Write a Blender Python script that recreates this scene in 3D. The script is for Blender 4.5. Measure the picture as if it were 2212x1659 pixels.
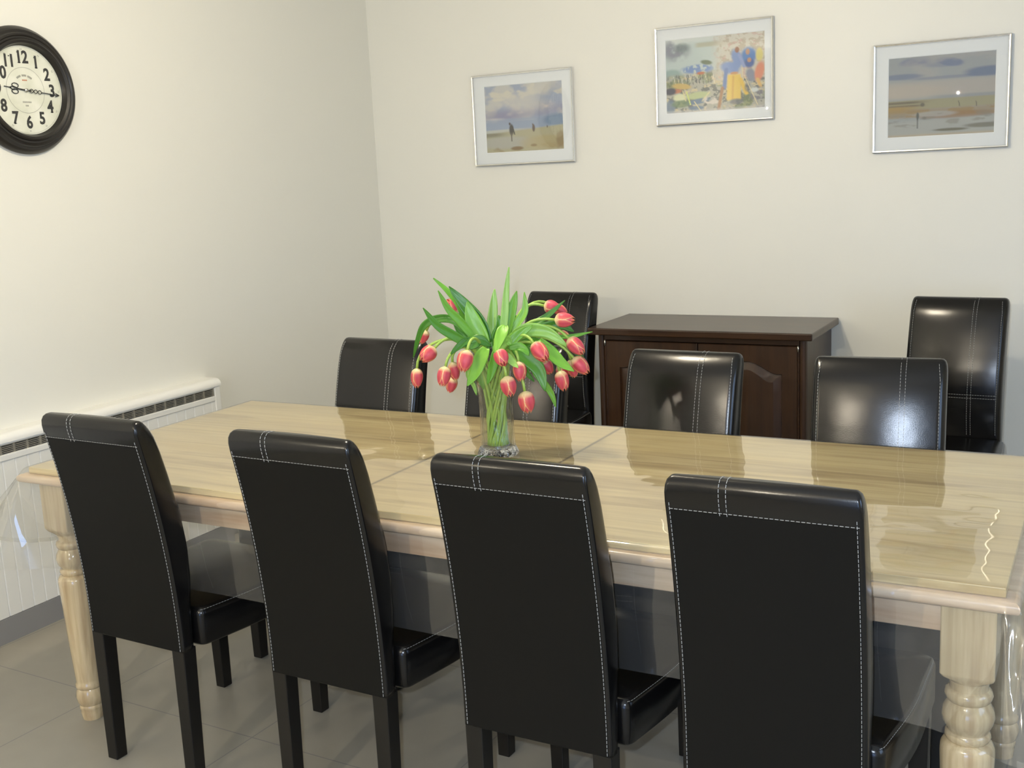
import bpy, bmesh, math, random
import numpy as np
from mathutils import Vector, Matrix
C = bpy.context.scene.collection
for o in list(bpy.data.objects): bpy.data.objects.remove(o)

# ------------------------------------------------------------------ camera
CAM = Vector((3.38964, -4.81989, 1.51807))
cam_r = Vector((0.879196, 0.474101, -0.047361)); cam_u = Vector((-0.048289, 0.187556, 0.981066)); cam_f = Vector((-0.474007, 0.860262, -0.187793))
cd = bpy.data.cameras.new('camera'); cam = bpy.data.objects.new('camera', cd); C.objects.link(cam)
cd.sensor_width = 36; cd.sensor_fit = 'HORIZONTAL'; cd.lens = 36 * 2402.694 / 2212; cd.clip_start = .02
cam.matrix_world = Matrix(((cam_r.x, cam_u.x, -cam_f.x, CAM.x), (cam_r.y, cam_u.y, -cam_f.y, CAM.y), (cam_r.z, cam_u.z, -cam_f.z, CAM.z), (0, 0, 0, 1)))
bpy.context.scene.camera = cam
bpy.context.scene.cycles.caustics_reflective = False
vs = bpy.context.scene.view_settings
vs.view_transform = 'Standard'; vs.look = 'None'; vs.gamma = 1; vs.use_curve_mapping = False; vs.exposure = 0.04

# ------------------------------------------------------------------ lights
w = bpy.data.worlds.new('world'); bpy.context.scene.world = w; w.use_nodes = True
w.node_tree.nodes['Background'].inputs[0].default_value = (.75, .85, 1, 1); w.node_tree.nodes['Background'].inputs[1].default_value = .3
def lamp(name, kind, loc, power, col, size=.1, aim=None, **kw):
    l = bpy.data.lights.new(name, kind); l.energy = power; l.color = col
    if kind == 'AREA': l.size = size; l.shape = kw.get('shape', 'SQUARE'); 
    if kind == 'AREA' and 'sy' in kw: l.shape = 'RECTANGLE'; l.size_y = kw['sy']
    if kind == 'POINT': l.shadow_soft_size = size
    if kind == 'SPOT': l.shadow_soft_size = size; l.spot_size = kw['cone']; l.spot_blend = .6
    o = bpy.data.objects.new(name, l); C.objects.link(o); o.location = loc
    if aim is not None: o.rotation_euler = (Vector(aim) - Vector(loc)).to_track_quat('-Z', 'Y').to_euler()
    return o
WARM = (1.0, .88, .68)
lamp('pendant_light_rear', 'POINT', (2.1, -5.8, 2.0), 84, WARM, .008)
lamp('pendant_light_rear_left', 'POINT', (.45, -5.7, 1.98), 36, WARM, .008)
lamp('ceiling_light_table', 'POINT', (1.75, -2.3, 2.46), 60, WARM, .05)
lamp('camera_flash', 'AREA', tuple(CAM - cam_r * .05 + cam_u * .04 + cam_f * .02), 31, (.70, .82, 1.0), .018, aim=tuple(CAM + cam_f * 4))
lamp('window_daylight', 'AREA', (5.12, -3.3, 1.45), 26, (.46, .66, 1.0), 1.25, aim=(0, -3.3, 1.2), sy=1.1)
lamp('rear_window_daylight', 'AREA', (4.16, -9.42, 1.1), 60, (.34, .54, 1.0), 1.45, aim=(4.16, 0, 1.1), sy=1.85)

# ------------------------------------------------------------------ materials
def mat(name, base=(.8, .8, .8), rough=.5, metal=0, spec=.5, coat=0, coat_r=.05):
    m = bpy.data.materials.new(name); m.use_nodes = True; b = m.node_tree.nodes['Principled BSDF']
    b.inputs['Base Color'].default_value = (*base, 1); b.inputs['Roughness'].default_value = rough
    b.inputs['Metallic'].default_value = metal; b.inputs['Specular IOR Level'].default_value = spec
    b.inputs['Coat Weight'].default_value = coat; b.inputs['Coat Roughness'].default_value = coat_r
    return m
def N(m, kind, **kw):
    n = m.node_tree.nodes.new(kind)
    for k, v in kw.items():
        if k in n.inputs: n.inputs[k].default_value = v
        else: setattr(n, k, v)
    return n
def L(m, a, b): m.node_tree.links.new(a, b)
def bsdf(m): return m.node_tree.nodes['Principled BSDF']
def ramp(m, stops, interp='LINEAR'):
    n = m.node_tree.nodes.new('ShaderNodeValToRGB'); n.color_ramp.interpolation = interp
    e = n.color_ramp.elements
    while len(e) > 1: e.remove(e[-1])
    e[0].position, e[0].color = stops[0][0], (*stops[0][1], 1)
    for p, c in stops[1:]:
        x = e.new(p); x.color = (*c, 1)
    return n
def add_bump(m, scale, strength, dist=.01, detail=3, vec=None, sc3=None):
    t = N(m, 'ShaderNodeTexCoord'); no = N(m, 'ShaderNodeTexNoise', Scale=scale, Detail=detail)
    mp = N(m, 'ShaderNodeMapping'); L(m, t.outputs['Object'], mp.inputs[0]); L(m, mp.outputs[0], no.inputs['Vector'])
    if sc3: mp.inputs['Scale'].default_value = sc3
    b = N(m, 'ShaderNodeBump', Strength=strength, Distance=dist); L(m, no.outputs[0], b.inputs['Height'])
    return b, no
def srgb(r, g, b):
    f = lambda c: (c / 255 / 12.92) if c / 255 <= .04045 else ((c / 255 + .055) / 1.055) ** 2.4
    return (f(r), f(g), f(b))

M = {}
def mk_wall(nm, col):
    m = mat(nm, col, .42, spec=.35)
    b, no = add_bump(m, 60, .08, .004, 4); L(m, b.outputs[0], bsdf(m).inputs['Normal'])
    t = N(m, 'ShaderNodeTexCoord'); n2 = N(m, 'ShaderNodeTexNoise', Scale=1.2, Detail=2); L(m, t.outputs['Object'], n2.inputs['Vector'])
    mr = N(m, 'ShaderNodeMapRange'); mr.inputs[3].default_value = .34; mr.inputs[4].default_value = .52
    L(m, n2.outputs[0], mr.inputs[0]); L(m, mr.outputs[0], bsdf(m).inputs['Roughness'])
    return m
M['wall'] = mk_wall('painted_wall', (.80, .785, .705))
M['ceil'] = mat('ceiling_paint', (.85, .84, .80), .8)
# floor tiles
m = M['floor'] = mat('floor_tile', (.4, .4, .4), .38, spec=.4)
t = N(m, 'ShaderNodeTexCoord'); mp = N(m, 'ShaderNodeMapping'); mp.inputs['Location'].default_value = (-.165, .775, 0)
mp.inputs['Rotation'].default_value = (0, 0, .03)
br = N(m, 'ShaderNodeTexBrick', Scale=1.0); br.offset = 0; br.squash = 1
br.inputs['Brick Width'].default_value = .62; br.inputs['Row Height'].default_value = .62; br.inputs['Mortar Size'].default_value = .0022; br.inputs['Mortar Smooth'].default_value = .2
no = N(m, 'ShaderNodeTexNoise', Scale=9, Detail=5); L(m, t.outputs['Object'], no.inputs['Vector'])
r1 = ramp(m, [(.3, (.298, .281, .235)), (.7, (.320, .302, .254))]); L(m, no.outputs[0], r1.inputs[0])
L(m, t.outputs['Object'], mp.inputs[0]); L(m, mp.outputs[0], br.inputs['Vector'])
L(m, r1.outputs[0], br.inputs['Color1']); L(m, r1.outputs[0], br.inputs['Color2']); br.inputs['Mortar'].default_value = (.21, .205, .195, 1)
L(m, br.outputs['Color'], bsdf(m).inputs['Base Color'])
M['base'] = mat('baseboard_tile', (.235, .235, .24), .35)
# leather
M['backfabric'] = mat('matte_black_leather', (.0050, .0048, .0040), .55, spec=.16)
m = M['leather'] = mat('black_leather', (.0050, .0047, .0045), .21, spec=.42)
b, no = add_bump(m, 420, .05, .002, 3)
t = N(m, 'ShaderNodeTexCoord'); n2 = N(m, 'ShaderNodeTexNoise', Scale=11, Detail=2); L(m, t.outputs['Object'], n2.inputs['Vector'])
b2 = N(m, 'ShaderNodeBump', Strength=.07, Distance=.01); L(m, n2.outputs[0], b2.inputs['Height']); L(m, b.outputs[0], b2.inputs['Normal']); L(m, b2.outputs[0], bsdf(m).inputs['Normal'])
M['thread'] = mat('white_thread', (.40, .40, .375), .6)
M['blackwood'] = mat('black_stained_wood', (.007, .0062, .0053), .32, spec=.4)
# pine
def wood(nm, c1, c2, c3, axis, rough, coat, sc=1.0, bands=14):
    m = mat(nm, c1, rough, spec=.4, coat=coat, coat_r=.07)
    t = N(m, 'ShaderNodeTexCoord'); mp = N(m, 'ShaderNodeMapping'); s = [bands, bands, bands]; s[axis] = 1.3
    mp.inputs['Scale'].default_value = [q * sc for q in s]; L(m, t.outputs['Object'], mp.inputs[0])
    n1 = N(m, 'ShaderNodeTexNoise', Scale=1.0, Detail=4, Roughness=.55, Distortion=.6); L(m, mp.outputs[0], n1.inputs['Vector'])
    mp2 = N(m, 'ShaderNodeMapping'); s2 = [70, 70, 70]; s2[axis] = 2.2; mp2.inputs['Scale'].default_value = [q * sc for q in s2]; L(m, t.outputs['Object'], mp2.inputs[0])
    n2 = N(m, 'ShaderNodeTexNoise', Scale=1.0, Detail=3); L(m, mp2.outputs[0], n2.inputs['Vector'])
    r = ramp(m, [(.36, c1), (.47, c2), (.70, c3)]); L(m, n1.outputs[0], r.inputs[0])
    r2 = ramp(m, [(.35, (.86, .84, .80)), (.6, (1, 1, 1))]); L(m, n2.outputs[0], r2.inputs[0])
    mx = N(m, 'ShaderNodeMix', data_type='RGBA', blend_type='MULTIPLY'); mx.inputs[0].default_value = 1
    L(m, r.outputs[0], mx.inputs[6]); L(m, r2.outputs[0], mx.inputs[7]); L(m, mx.outputs[2], bsdf(m).inputs['Base Color'])
    return m, mx
PC = [(.52, .395, .195), (.75, .62, .345), (.68, .54, .275)]
M['pine_x'], mxt = wood('pine_top', *PC, 0, .32, .3)
# plank tone variation and the two leaf joints on the table top
m = M['pine_x']; t = N(m, 'ShaderNodeTexCoord'); sp = N(m, 'ShaderNodeSeparateXYZ'); L(m, t.outputs['Object'], sp.inputs[0])
def absdist(src, v, wdt):
    a = N(m, 'ShaderNodeMath', operation='SUBTRACT'); L(m, src, a.inputs[0]); a.inputs[1].default_value = v
    b = N(m, 'ShaderNodeMath', operation='ABSOLUTE'); L(m, a.outputs[0], b.inputs[0])
    d = N(m, 'ShaderNodeMath', operation='DIVIDE', use_clamp=True); L(m, b.outputs[0], d.inputs[0]); d.inputs[1].default_value = wdt
    e = N(m, 'ShaderNodeMath', operation='SUBTRACT', use_clamp=True); e.inputs[0].default_value = 1; L(m, d.outputs[0], e.inputs[1]); return e
j1 = absdist(sp.outputs[0], -.209, .008); j2 = absdist(sp.outputs[0], .149, .008)
ad = N(m, 'ShaderNodeMath', operation='ADD'); L(m, j1.outputs[0], ad.inputs[0]); L(m, j2.outputs[0], ad.inputs[1])
wn = N(m, 'ShaderNodeMath', operation='MULTIPLY'); L(m, sp.outputs[1], wn.inputs[0]); wn.inputs[1].default_value = 1 / .115
fl = N(m, 'ShaderNodeMath', operation='FLOOR'); L(m, wn.outputs[0], fl.inputs[0])
wh = N(m, 'ShaderNodeTexWhiteNoise', noise_dimensions='1D'); L(m, fl.outputs[0], wh.inputs['W'])
rp = ramp(m, [(0, (.86, .84, .80)), (1, (1.05, 1.05, 1.0))]); L(m, wh.outputs['Value'], rp.inputs[0])
mx2 = N(m, 'ShaderNodeMix', data_type='RGBA', blend_type='MULTIPLY'); mx2.inputs[0].default_value = 1
L(m, mxt.outputs[2], mx2.inputs[6]); L(m, rp.outputs[0], mx2.inputs[7])
mx3 = N(m, 'ShaderNodeMix', data_type='RGBA'); L(m, ad.outputs[0], mx3.inputs[0]); L(m, mx2.outputs[2], mx3.inputs[6]); mx3.inputs[7].default_value = (.13, .085, .045, 1)
L(m, mx3.outputs[2], bsdf(m).inputs['Base Color'])
PK = [(.60, .44, .30), (.68, .54, .39), (.50, .33, .20)]
M['pine_rail'] = wood('pine_rail', *PK, 0, .3, .35)[0]
M['pine_rail_y'] = wood('pine_end_rail', *PK, 1, .3, .35)[0]
M['pine_leg'] = wood('pine_leg', (.52, .41, .24), (.60, .485, .30), (.42, .305, .175), 2, .16, .6, 1.4)[0]
DK = [(.030, .0125, .0045), (.042, .018, .0065), (.015, .0065, .003)]
M['dark_top'] = wood('dark_wood_top', *DK, 0, .34, .22)[0]
M['dark_z'] = wood('dark_wood_upright', *DK, 2, .38, .15)[0]
M['white'] = mat('white_painted_board', (.80, .80, .76), .40)
M['whitemetal'] = mat('cover_top_paint', (.86, .85, .80), .35)
M['grilledark'] = mat('grille_recess', (.045, .043, .045), .7)
M['grille'] = mat('grille_metal', (.42, .40, .34), .35, metal=.6)
M['alu'] = mat('brushed_aluminium', (.80, .80, .78), .22, metal=1)
M['mount'] = mat('mount_card', (.80, .83, .82), .8)
M['clockblack'] = mat('clock_case_black', (.014, .012, .010), .32, spec=.5)
M['dial'] = mat('clock_dial', (.74, .74, .62), .5)
t = N(M['dial'], 'ShaderNodeTexCoord'); no = N(M['dial'], 'ShaderNodeTexNoise', Scale=14, Detail=4); L(M['dial'], t.outputs['Object'], no.inputs['Vector'])
r = ramp(M['dial'], [(.35, (.66, .67, .54)), (.65, (.78, .78, .67))]); L(M['dial'], no.outputs[0], r.inputs[0]); L(M['dial'], r.outputs[0], bsdf(M['dial']).inputs['Base Color'])
M['ink'] = mat('dial_ink', (.035, .035, .033), .6); M['inkgrey'] = mat('dial_ink_pale', (.33, .33, .28), .6); M['inkred'] = mat('dial_ink_orange', (.55, .25, .14), .6)
M['steel'] = mat('hinge_metal', (.6, .58, .52), .3, metal=1)
def film(nm, ior, rough, tint, haze, bscale, bstr, bdist, sc3=None):
    m = bpy.data.materials.new(nm); m.use_nodes = True; nt = m.node_tree; nt.nodes.clear()
    out = N(m, 'ShaderNodeOutputMaterial'); tr = N(m, 'ShaderNodeBsdfTransparent'); tr.inputs[0].default_value = (*tint, 1)
    gl = N(m, 'ShaderNodeBsdfGlossy', Roughness=rough); df = N(m, 'ShaderNodeBsdfDiffuse'); df.inputs[0].default_value = (.8, .8, .78, 1)
    f0 = ((ior - 1) / (ior + 1)) ** 2
    ge = N(m, 'ShaderNodeNewGeometry'); dp = N(m, 'ShaderNodeVectorMath', operation='DOT_PRODUCT'); L(m, ge.outputs['Incoming'], dp.inputs[0]); L(m, ge.outputs['Normal'], dp.inputs[1])
    aa = N(m, 'ShaderNodeMath', operation='ABSOLUTE'); L(m, dp.outputs['Value'], aa.inputs[0])
    s1 = N(m, 'ShaderNodeMath', operation='SUBTRACT', use_clamp=True); s1.inputs[0].default_value = 1; L(m, aa.outputs[0], s1.inputs[1])
    pw = N(m, 'ShaderNodeMath', operation='POWER'); L(m, s1.outputs[0], pw.inputs[0]); pw.inputs[1].default_value = 4.5
    fr = N(m, 'ShaderNodeMath', operation='MULTIPLY_ADD', use_clamp=True); L(m, pw.outputs[0], fr.inputs[0]); fr.inputs[1].default_value = 1 - 2 * f0; fr.inputs[2].default_value = 2 * f0
    m1 = N(m, 'ShaderNodeMixShader'); m2 = N(m, 'ShaderNodeMixShader', Fac=haze)
    if bstr:
        b, no = add_bump(m, bscale, bstr, bdist, 2, sc3=sc3)
        L(m, b.outputs[0], gl.inputs['Normal']); L(m, b.outputs[0], dp.inputs[1])
    L(m, tr.outputs[0], m2.inputs[1]); L(m, df.outputs[0], m2.inputs[2])
    L(m, fr.outputs[0], m1.inputs[0]); L(m, m2.outputs[0], m1.inputs[1]); L(m, gl.outputs[0], m1.inputs[2]); L(m, m1.outputs[0], out.inputs[0])
    return m
M['film'] = film('clear_vinyl', 1.55, .03, (.955, .955, .94), .04, 3.4, .5, .015, (1, 1.3, 1))
M['pane'] = film('picture_glass', 1.28, .004, (1, 1, 1), .0, 1, 0, 0)
M['vase'] = film('cut_glass', 1.42, .02, (.955, .97, .955), 0, 55, 1.0, .012, (1, 1, .22))
M['water'] = film('vase_water', 1.12, .02, (.97, .985, .95), 0, 20, .3, .005)
m = M['foot'] = bpy.data.materials.new('solid_glass'); m.use_nodes = True; b = bsdf(m)
b.inputs['Base Color'].default_value = (.97, .98, .97, 1); b.inputs['Roughness'].default_value = .02; b.inputs['Transmission Weight'].default_value = 1; b.inputs['IOR'].default_value = 1.5
bb, no = add_bump(m, 60, .8, .008, 2); L(m, bb.outputs[0], b.inputs['Normal'])
# leaf, stem and petal
m = M['leaf'] = mat('tulip_leaf', (.13, .36, .035), .38, spec=.5)
uv = N(m, 'ShaderNodeUVMap'); sp = N(m, 'ShaderNodeSeparateXYZ'); L(m, uv.outputs[0], sp.inputs[0])
oi = N(m, 'ShaderNodeObjectInfo')
r = ramp(m, [(0, (.05, .20, .02)), (.35, (.12, .36, .028)), (.75, (.23, .50, .06)), (1, (.40, .64, .17))])
L(m, oi.outputs['Random'], r.inputs[0])
wv = N(m, 'ShaderNodeTexWave', Scale=14, Distortion=.4); wv.inputs['Detail'].default_value = 1; L(m, uv.outputs[0], wv.inputs['Vector'])
r2 = ramp(m, [(0, (.88, .90, .86)), (1, (1.06, 1.05, 1.0))]); L(m, wv.outputs[0], r2.inputs[0])
mx = N(m, 'ShaderNodeMix', data_type='RGBA', blend_type='MULTIPLY'); mx.inputs[0].default_value = 1; L(m, r.outputs[0], mx.inputs[6]); L(m, r2.outputs[0], mx.inputs[7])
L(m, mx.outputs[2], bsdf(m).inputs['Base Color'])
bsdf(m).inputs['Subsurface Weight'].default_value = 0
nt = m.node_tree; tl = N(m, 'ShaderNodeBsdfTranslucent'); ms = N(m, 'ShaderNodeMixShader', Fac=.16); out = nt.nodes['Material Output']
L(m, mx.outputs[2], tl.inputs[0]); L(m, bsdf(m).outputs[0], ms.inputs[1]); L(m, tl.outputs[0], ms.inputs[2]); L(m, ms.outputs[0], out.inputs[0])
M['stem'] = mat('tulip_stem', (.30, .46, .08), .45)
m = M['petal'] = mat('tulip_petal', (.75, .1, .1), .42, spec=.4)
uv = N(m, 'ShaderNodeUVMap'); sp = N(m, 'ShaderNodeSeparateXYZ'); L(m, uv.outputs[0], sp.inputs[0])
a = N(m, 'ShaderNodeMath', operation='SUBTRACT'); L(m, sp.outputs[0], a.inputs[0]); a.inputs[1].default_value = .5
ab = N(m, 'ShaderNodeMath', operation='ABSOLUTE'); L(m, a.outputs[0], ab.inputs[0])
PR, PRD = (.72, .12, .145), (.60, .065, .105)
re = ramp(m, [(0, PR), (.22, PRD), (.42, (.76, .17, .13)), (.465, (.90, .50, .24)), (.5, (.94, .74, .42))]); L(m, ab.outputs[0], re.inputs[0])
rv = ramp(m, [(0, (0, 0, 0)), (.10, (.15, .15, .15)), (.28, (1, 1, 1))]); L(m, sp.outputs[1], rv.inputs[0])
mxa = N(m, 'ShaderNodeMix', data_type='RGBA'); L(m, rv.outputs[0], mxa.inputs[0]); mxa.inputs[6].default_value = (.90, .80, .42, 1); L(m, re.outputs[0], mxa.inputs[7])
rt = ramp(m, [(.80, (0, 0, 0)), (1, (.75, .75, .75))]); L(m, sp.outputs[1], rt.inputs[0])
mxb = N(m, 'ShaderNodeMix', data_type='RGBA'); L(m, rt.outputs[0], mxb.inputs[0]); L(m, mxa.outputs[2], mxb.inputs[6]); mxb.inputs[7].default_value = (.88, .40, .14, 1)
L(m, mxb.outputs[2], bsdf(m).inputs['Base Color'])
tl = N(m, 'ShaderNodeBsdfTranslucent'); ms = N(m, 'ShaderNodeMixShader', Fac=.2); L(m, mxb.outputs[2], tl.inputs[0]); L(m, bsdf(m).outputs[0], ms.inputs[1]); L(m, tl.outputs[0], ms.inputs[2]); L(m, ms.outputs[0], m.node_tree.nodes['Material Output'].inputs[0])

# ------------------------------------------------------------------ helpers
class MB:
    def __init__(s): s.v = []; s.f = []; s.uv = {}
    def box(s, x0, x1, y0, y1, z0, z1, mtx=None):
        n = len(s.v); p = [(x, y, z) for z in (z0, z1) for y in (y0, y1) for x in (x0, x1)]
        if mtx: p = [tuple(mtx @ Vector(q)) for q in p]
        s.v += p; s.f += [[n + i for i in q] for q in ((0, 2, 3, 1), (4, 5, 7, 6), (0, 1, 5, 4), (2, 6, 7, 3), (0, 4, 6, 2), (1, 3, 7, 5))]
    def loops(s, L_, cap0=True, cap1=True, closed=True):
        n0 = len(s.v); k = len(L_[0])
        for l in L_: s.v += [tuple(q) for q in l]
        for i in range(len(L_) - 1):
            for j in range(k if closed else k - 1):
                a = n0 + i * k + j; b = n0 + i * k + (j + 1) % k
                s.f.append([a, b, b + k, a + k])
        if cap0: s.f.append([n0 + j for j in reversed(range(k))])
        if cap1: s.f.append([n0 + (len(L_) - 1) * k + j for j in range(k)])
    def lathe(s, prof, n=32, c=(0, 0, 0), ax='z', caps=True):
        Ls = []
        for r, h in prof:
            l = []
            for j in range(n):
                a = 2 * math.pi * j / n; q = (r * math.cos(a), r * math.sin(a), h)
                if ax == 'x': q = (h, r * math.cos(a), r * math.sin(a))
                l.append((q[0] + c[0], q[1] + c[1], q[2] + c[2]))
            Ls.append(l)
        s.loops(Ls, caps and prof[0][0] > 1e-6, caps and prof[-1][0] > 1e-6)
    def tube(s, pts, r, n=8, taper=None):
        pts = [Vector(p) for p in pts]; Ls = []; prev = None
        for i, p in enumerate(pts):
            t = (pts[min(i + 1, len(pts) - 1)] - pts[max(i - 1, 0)]).normalized()
            if prev is None: a = t.orthogonal().normalized()
            else: a = (prev - t * prev.dot(t)).normalized()
            prev = a; b = t.cross(a); rr = r * (taper(i / (len(pts) - 1)) if taper else 1)
            Ls.append([p + (a * math.cos(2 * math.pi * j / n) + b * math.sin(2 * math.pi * j / n)) * rr for j in range(n)])
        s.loops(Ls)
    def mesh(s, name, m, smooth=False, autos=None):
        me = bpy.data.meshes.new(name); me.from_pydata(s.v, [], s.f); me.update()
        bm = bmesh.new(); bm.from_mesh(me); bmesh.ops.recalc_face_normals(bm, faces=bm.faces)
        if autos:
            for e in bm.edges:
                if len(e.link_faces) == 2: e.smooth = e.calc_face_angle(0) < autos
                else: e.smooth = False
        for f in bm.faces: f.smooth = bool(smooth or autos)
        bm.to_mesh(me); bm.free()
        me.materials.append(m); return me
    def build(s, name, m, parent=None, smooth=False, autos=None, bevel=0, seg=2):
        me = s.mesh(name, m, smooth, autos)
        o = bpy.data.objects.new(name, me); C.objects.link(o)
        if parent: o.parent = parent
        if bevel:
            md = o.modifiers.new('bevel', 'BEVEL'); md.width = bevel; md.segments = seg; md.limit_method = 'ANGLE'; md.angle_limit = .6
        return o
def empty(name, label, cat, loc=(0, 0, 0), rz=0, group=None):
    o = bpy.data.objects.new(name, None); C.objects.link(o); o.location = loc; o.rotation_euler = (0, 0, rz); o.empty_display_size = .1
    o['label'] = label; o['category'] = cat
    if group: o['group'] = group
    return o
def struct(o, kind='structure'): o['kind'] = kind; return o

# ------------------------------------------------------------------ room shell (corner of left and back wall at the origin)
RX, RY, RZ = 5.2, -9.5, 2.55
b = MB(); b.box(-.15, RX + .15, RY - .15, .15, -.12, 0); struct(b.build('floor', M['floor']))
b = MB(); b.box(-.15, RX + .15, RY - .15, .15, RZ, RZ + .12); struct(b.build('ceiling', M['ceil']))
b = MB(); b.box(-.15, RX + .15, 0, .15, 0, RZ); struct(b.build('wall_back', M['wall']))
b = MB(); b.box(-.15, 0, RY, 0, 0, RZ); struct(b.build('wall_left', M['wall']))
b = MB()
b.box(RX, RX + .15, RY, -3.98, 0, RZ); b.box(RX, RX + .15, -2.62, 0, 0, RZ); b.box(RX, RX + .15, -3.98, -2.62, 0, .83); b.box(RX, RX + .15, -3.98, -2.62, 2.07, RZ)
struct(b.build('wall_right', M['wall']))
b = MB(); b.box(-.15, 3.37, RY - .15, RY, 0, RZ); b.box(4.95, RX + .15, RY - .15, RY, 0, RZ); b.box(3.37, 4.95, RY - .15, RY, 0, .12); b.box(3.37, 4.95, RY - .15, RY, 2.07, RZ)
struct(b.build('wall_front', M['wall']))
def window(name, horiz, a0, a1, z0, z1, at):
    f = MB(); t = .05
    def bx(u0, u1, w0, w1, d0=.03, d1=.09):
        if horiz: f.box(u0, u1, at - d1, at - d0, w0, w1)
        else: f.box(at + d0, at + d1, u0, u1, w0, w1)
    bx(a0, a1, z0, z0 + t); bx(a0, a1, z1 - t, z1); bx(a0, a0 + t, z0 + t, z1 - t); bx(a1 - t, a1, z0 + t, z1 - t); bx((a0 + a1) / 2 - .02, (a0 + a1) / 2 + .02, z0 + t, z1 - t)
    o = struct(f.build(name, M['white']))
    f = MB(); bx(a0 + t, a1 - t, z0 + t, z1 - t, .055, .06); f.build('pane', M['pane'], o)
window('window_1', False, -3.98, -2.62, .83, 2.07, RX)
window('window_2', True, 3.37, 4.95, .12, 2.07, RY)
b = MB(); b.box(.0, RX, -.012, 0, 0, .085); struct(b.build('baseboard_back', M['base'], bevel=.002))
b = MB(); b.box(0, .012, -1.30, -.012, 0, .085); struct(b.build('baseboard_left', M['base'], bevel=.002))

# ------------------------------------------------------------------ radiator cover along the left wall
root = empty('radiator_cover', 'long white beadboard radiator cover with metal grille against the left wall', 'radiator cover', (0, -1.366, 0))
Y1, Y0 = 0.0, -3.3; XF = .08
b = MB(); b.box(.0, XF, Y0, Y1 + .0, .0, .0865); b.build('plinth', M['base'], root).name = 'plinth'
# beadboard front with V-grooves, one mesh
b = MB(); prof = []; y = Y1 - .055
prof.append((XF - .004, Y1 - .032))
while y > Y0 + .02:
    prof += [(XF - .004, y + .003), (XF - .0075, y), (XF - .004, y - .003)]; y -= .0505
prof.append((XF - .004, Y0)); prof += [(.02, Y0), (.02, Y1 - .032)]
b.loops([[(x, yy, .088) for x, yy in prof], [(x, yy, .628) for x, yy in prof]]); b.build('beadboard_panel', M['white'], root)
b = MB(); b.box(.0, XF, Y1 - .032, Y1, .088, .690); b.box(.01, XF, Y0, Y1 - .032, .628, .650); b.box(.01, XF, Y0, Y1 - .032, .683, .694)
b.build('stile_and_rail', M['white'], root, bevel=.003)
# rounded top
b = MB(); pr = [(.0, .690), (XF + .004, .690)]
for i in range(9):
    a = i / 8 * math.pi / 2; pr.append((XF + .004 - .028 + .028 * math.cos(a), .696 + .024 * math.sin(a)))
pr.append((0, .720))
b.loops([[(x, Y0, z) for x, z in pr], [(x, Y1 + .004, z) for x, z in pr]]); b.build('cover_top', M['whitemetal'], root, autos=.5)
b = MB(); b.box(.035, .066, Y0, Y1 - .032, .650, .683); b.build('grille_recess', M['grilledark'], root)
b = MB()
y = Y1 - .0335
while y > Y0:
    b.box(.066, .0745, y - .009, y, .650, .683); y -= .054
for i in range(5):
    z = .6545 + i * .0062; b.box(.068, .0735, Y0, Y1 - .034, z, z + .0030)
b.build('grille', M['grille'], root)

# ------------------------------------------------------------------ dining table
TX0, TX1, TY0, TY1, ZT = .736, 3.247, -2.828, -1.903, .770
TC = Vector(((TX0 + TX1) / 2, (TY0 + TY1) / 2, 0)); hx, hy = (TX1 - TX0) / 2, (TY1 - TY0) / 2
root = empty('dining_table', 'long varnished pine dining table with thick turned legs', 'table', TC)
b = MB(); b.box(-hx, hx, -hy, hy, ZT - .018, ZT); b.build('tabletop', M['pine_x'], root, bevel=.002)
b = MB(); e = .025; pr = [(-.02, ZT - .018), (e - .012, ZT - .018)]
for i in range(9):
    a = math.pi / 2 - i / 8 * math.pi; pr.append((e - .0105 + .0105 * math.cos(a), ZT - .0295 + .0115 * math.sin(a)))
pr.append((-.02, ZT - .041))
for k, (x0, x1, yy, ax) in enumerate([(-hx, hx, -1, 'x'), (-hx, hx, 1, 'x'), (-hy, hy, -1, 'y'), (-hy, hy, 1, 'y')]):
    Ls = []
    for end in (0, 1):
        l = []
        for o_, z in pr:
            if ax == 'x': l.append(((x0 - o_) if end == 0 else (x1 + o_), yy * (hy + o_), z))
            else: l.append((yy * (hx + o_), (x0 - o_) if end == 0 else (x1 + o_), z))
        Ls.append(l)
    b.loops(Ls)
b.build('edge_moulding', M['pine_rail'], root, autos=.6)
ZA = ZT - .041; IN = .026
for y0_, y1_ in ((-hy + IN + .002, -hy + IN + .024), (hy - IN - .024, hy - IN - .002)):
    b = MB(); b.box(-hx + .10, hx - .10, y0_, y1_, ZA - .066, ZA); b.build('apron', M['pine_rail'], root, bevel=.002)
for x0_, x1_ in ((-hx + IN + .002, -hx + IN + .024), (hx - IN - .024, hx - IN - .002)):
    b = MB(); b.box(x0_, x1_, -hy + .10, hy - .10, ZA - .066, ZA); b.build('end_apron', M['pine_rail_y'], root, bevel=.002)
LB = .094
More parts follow.
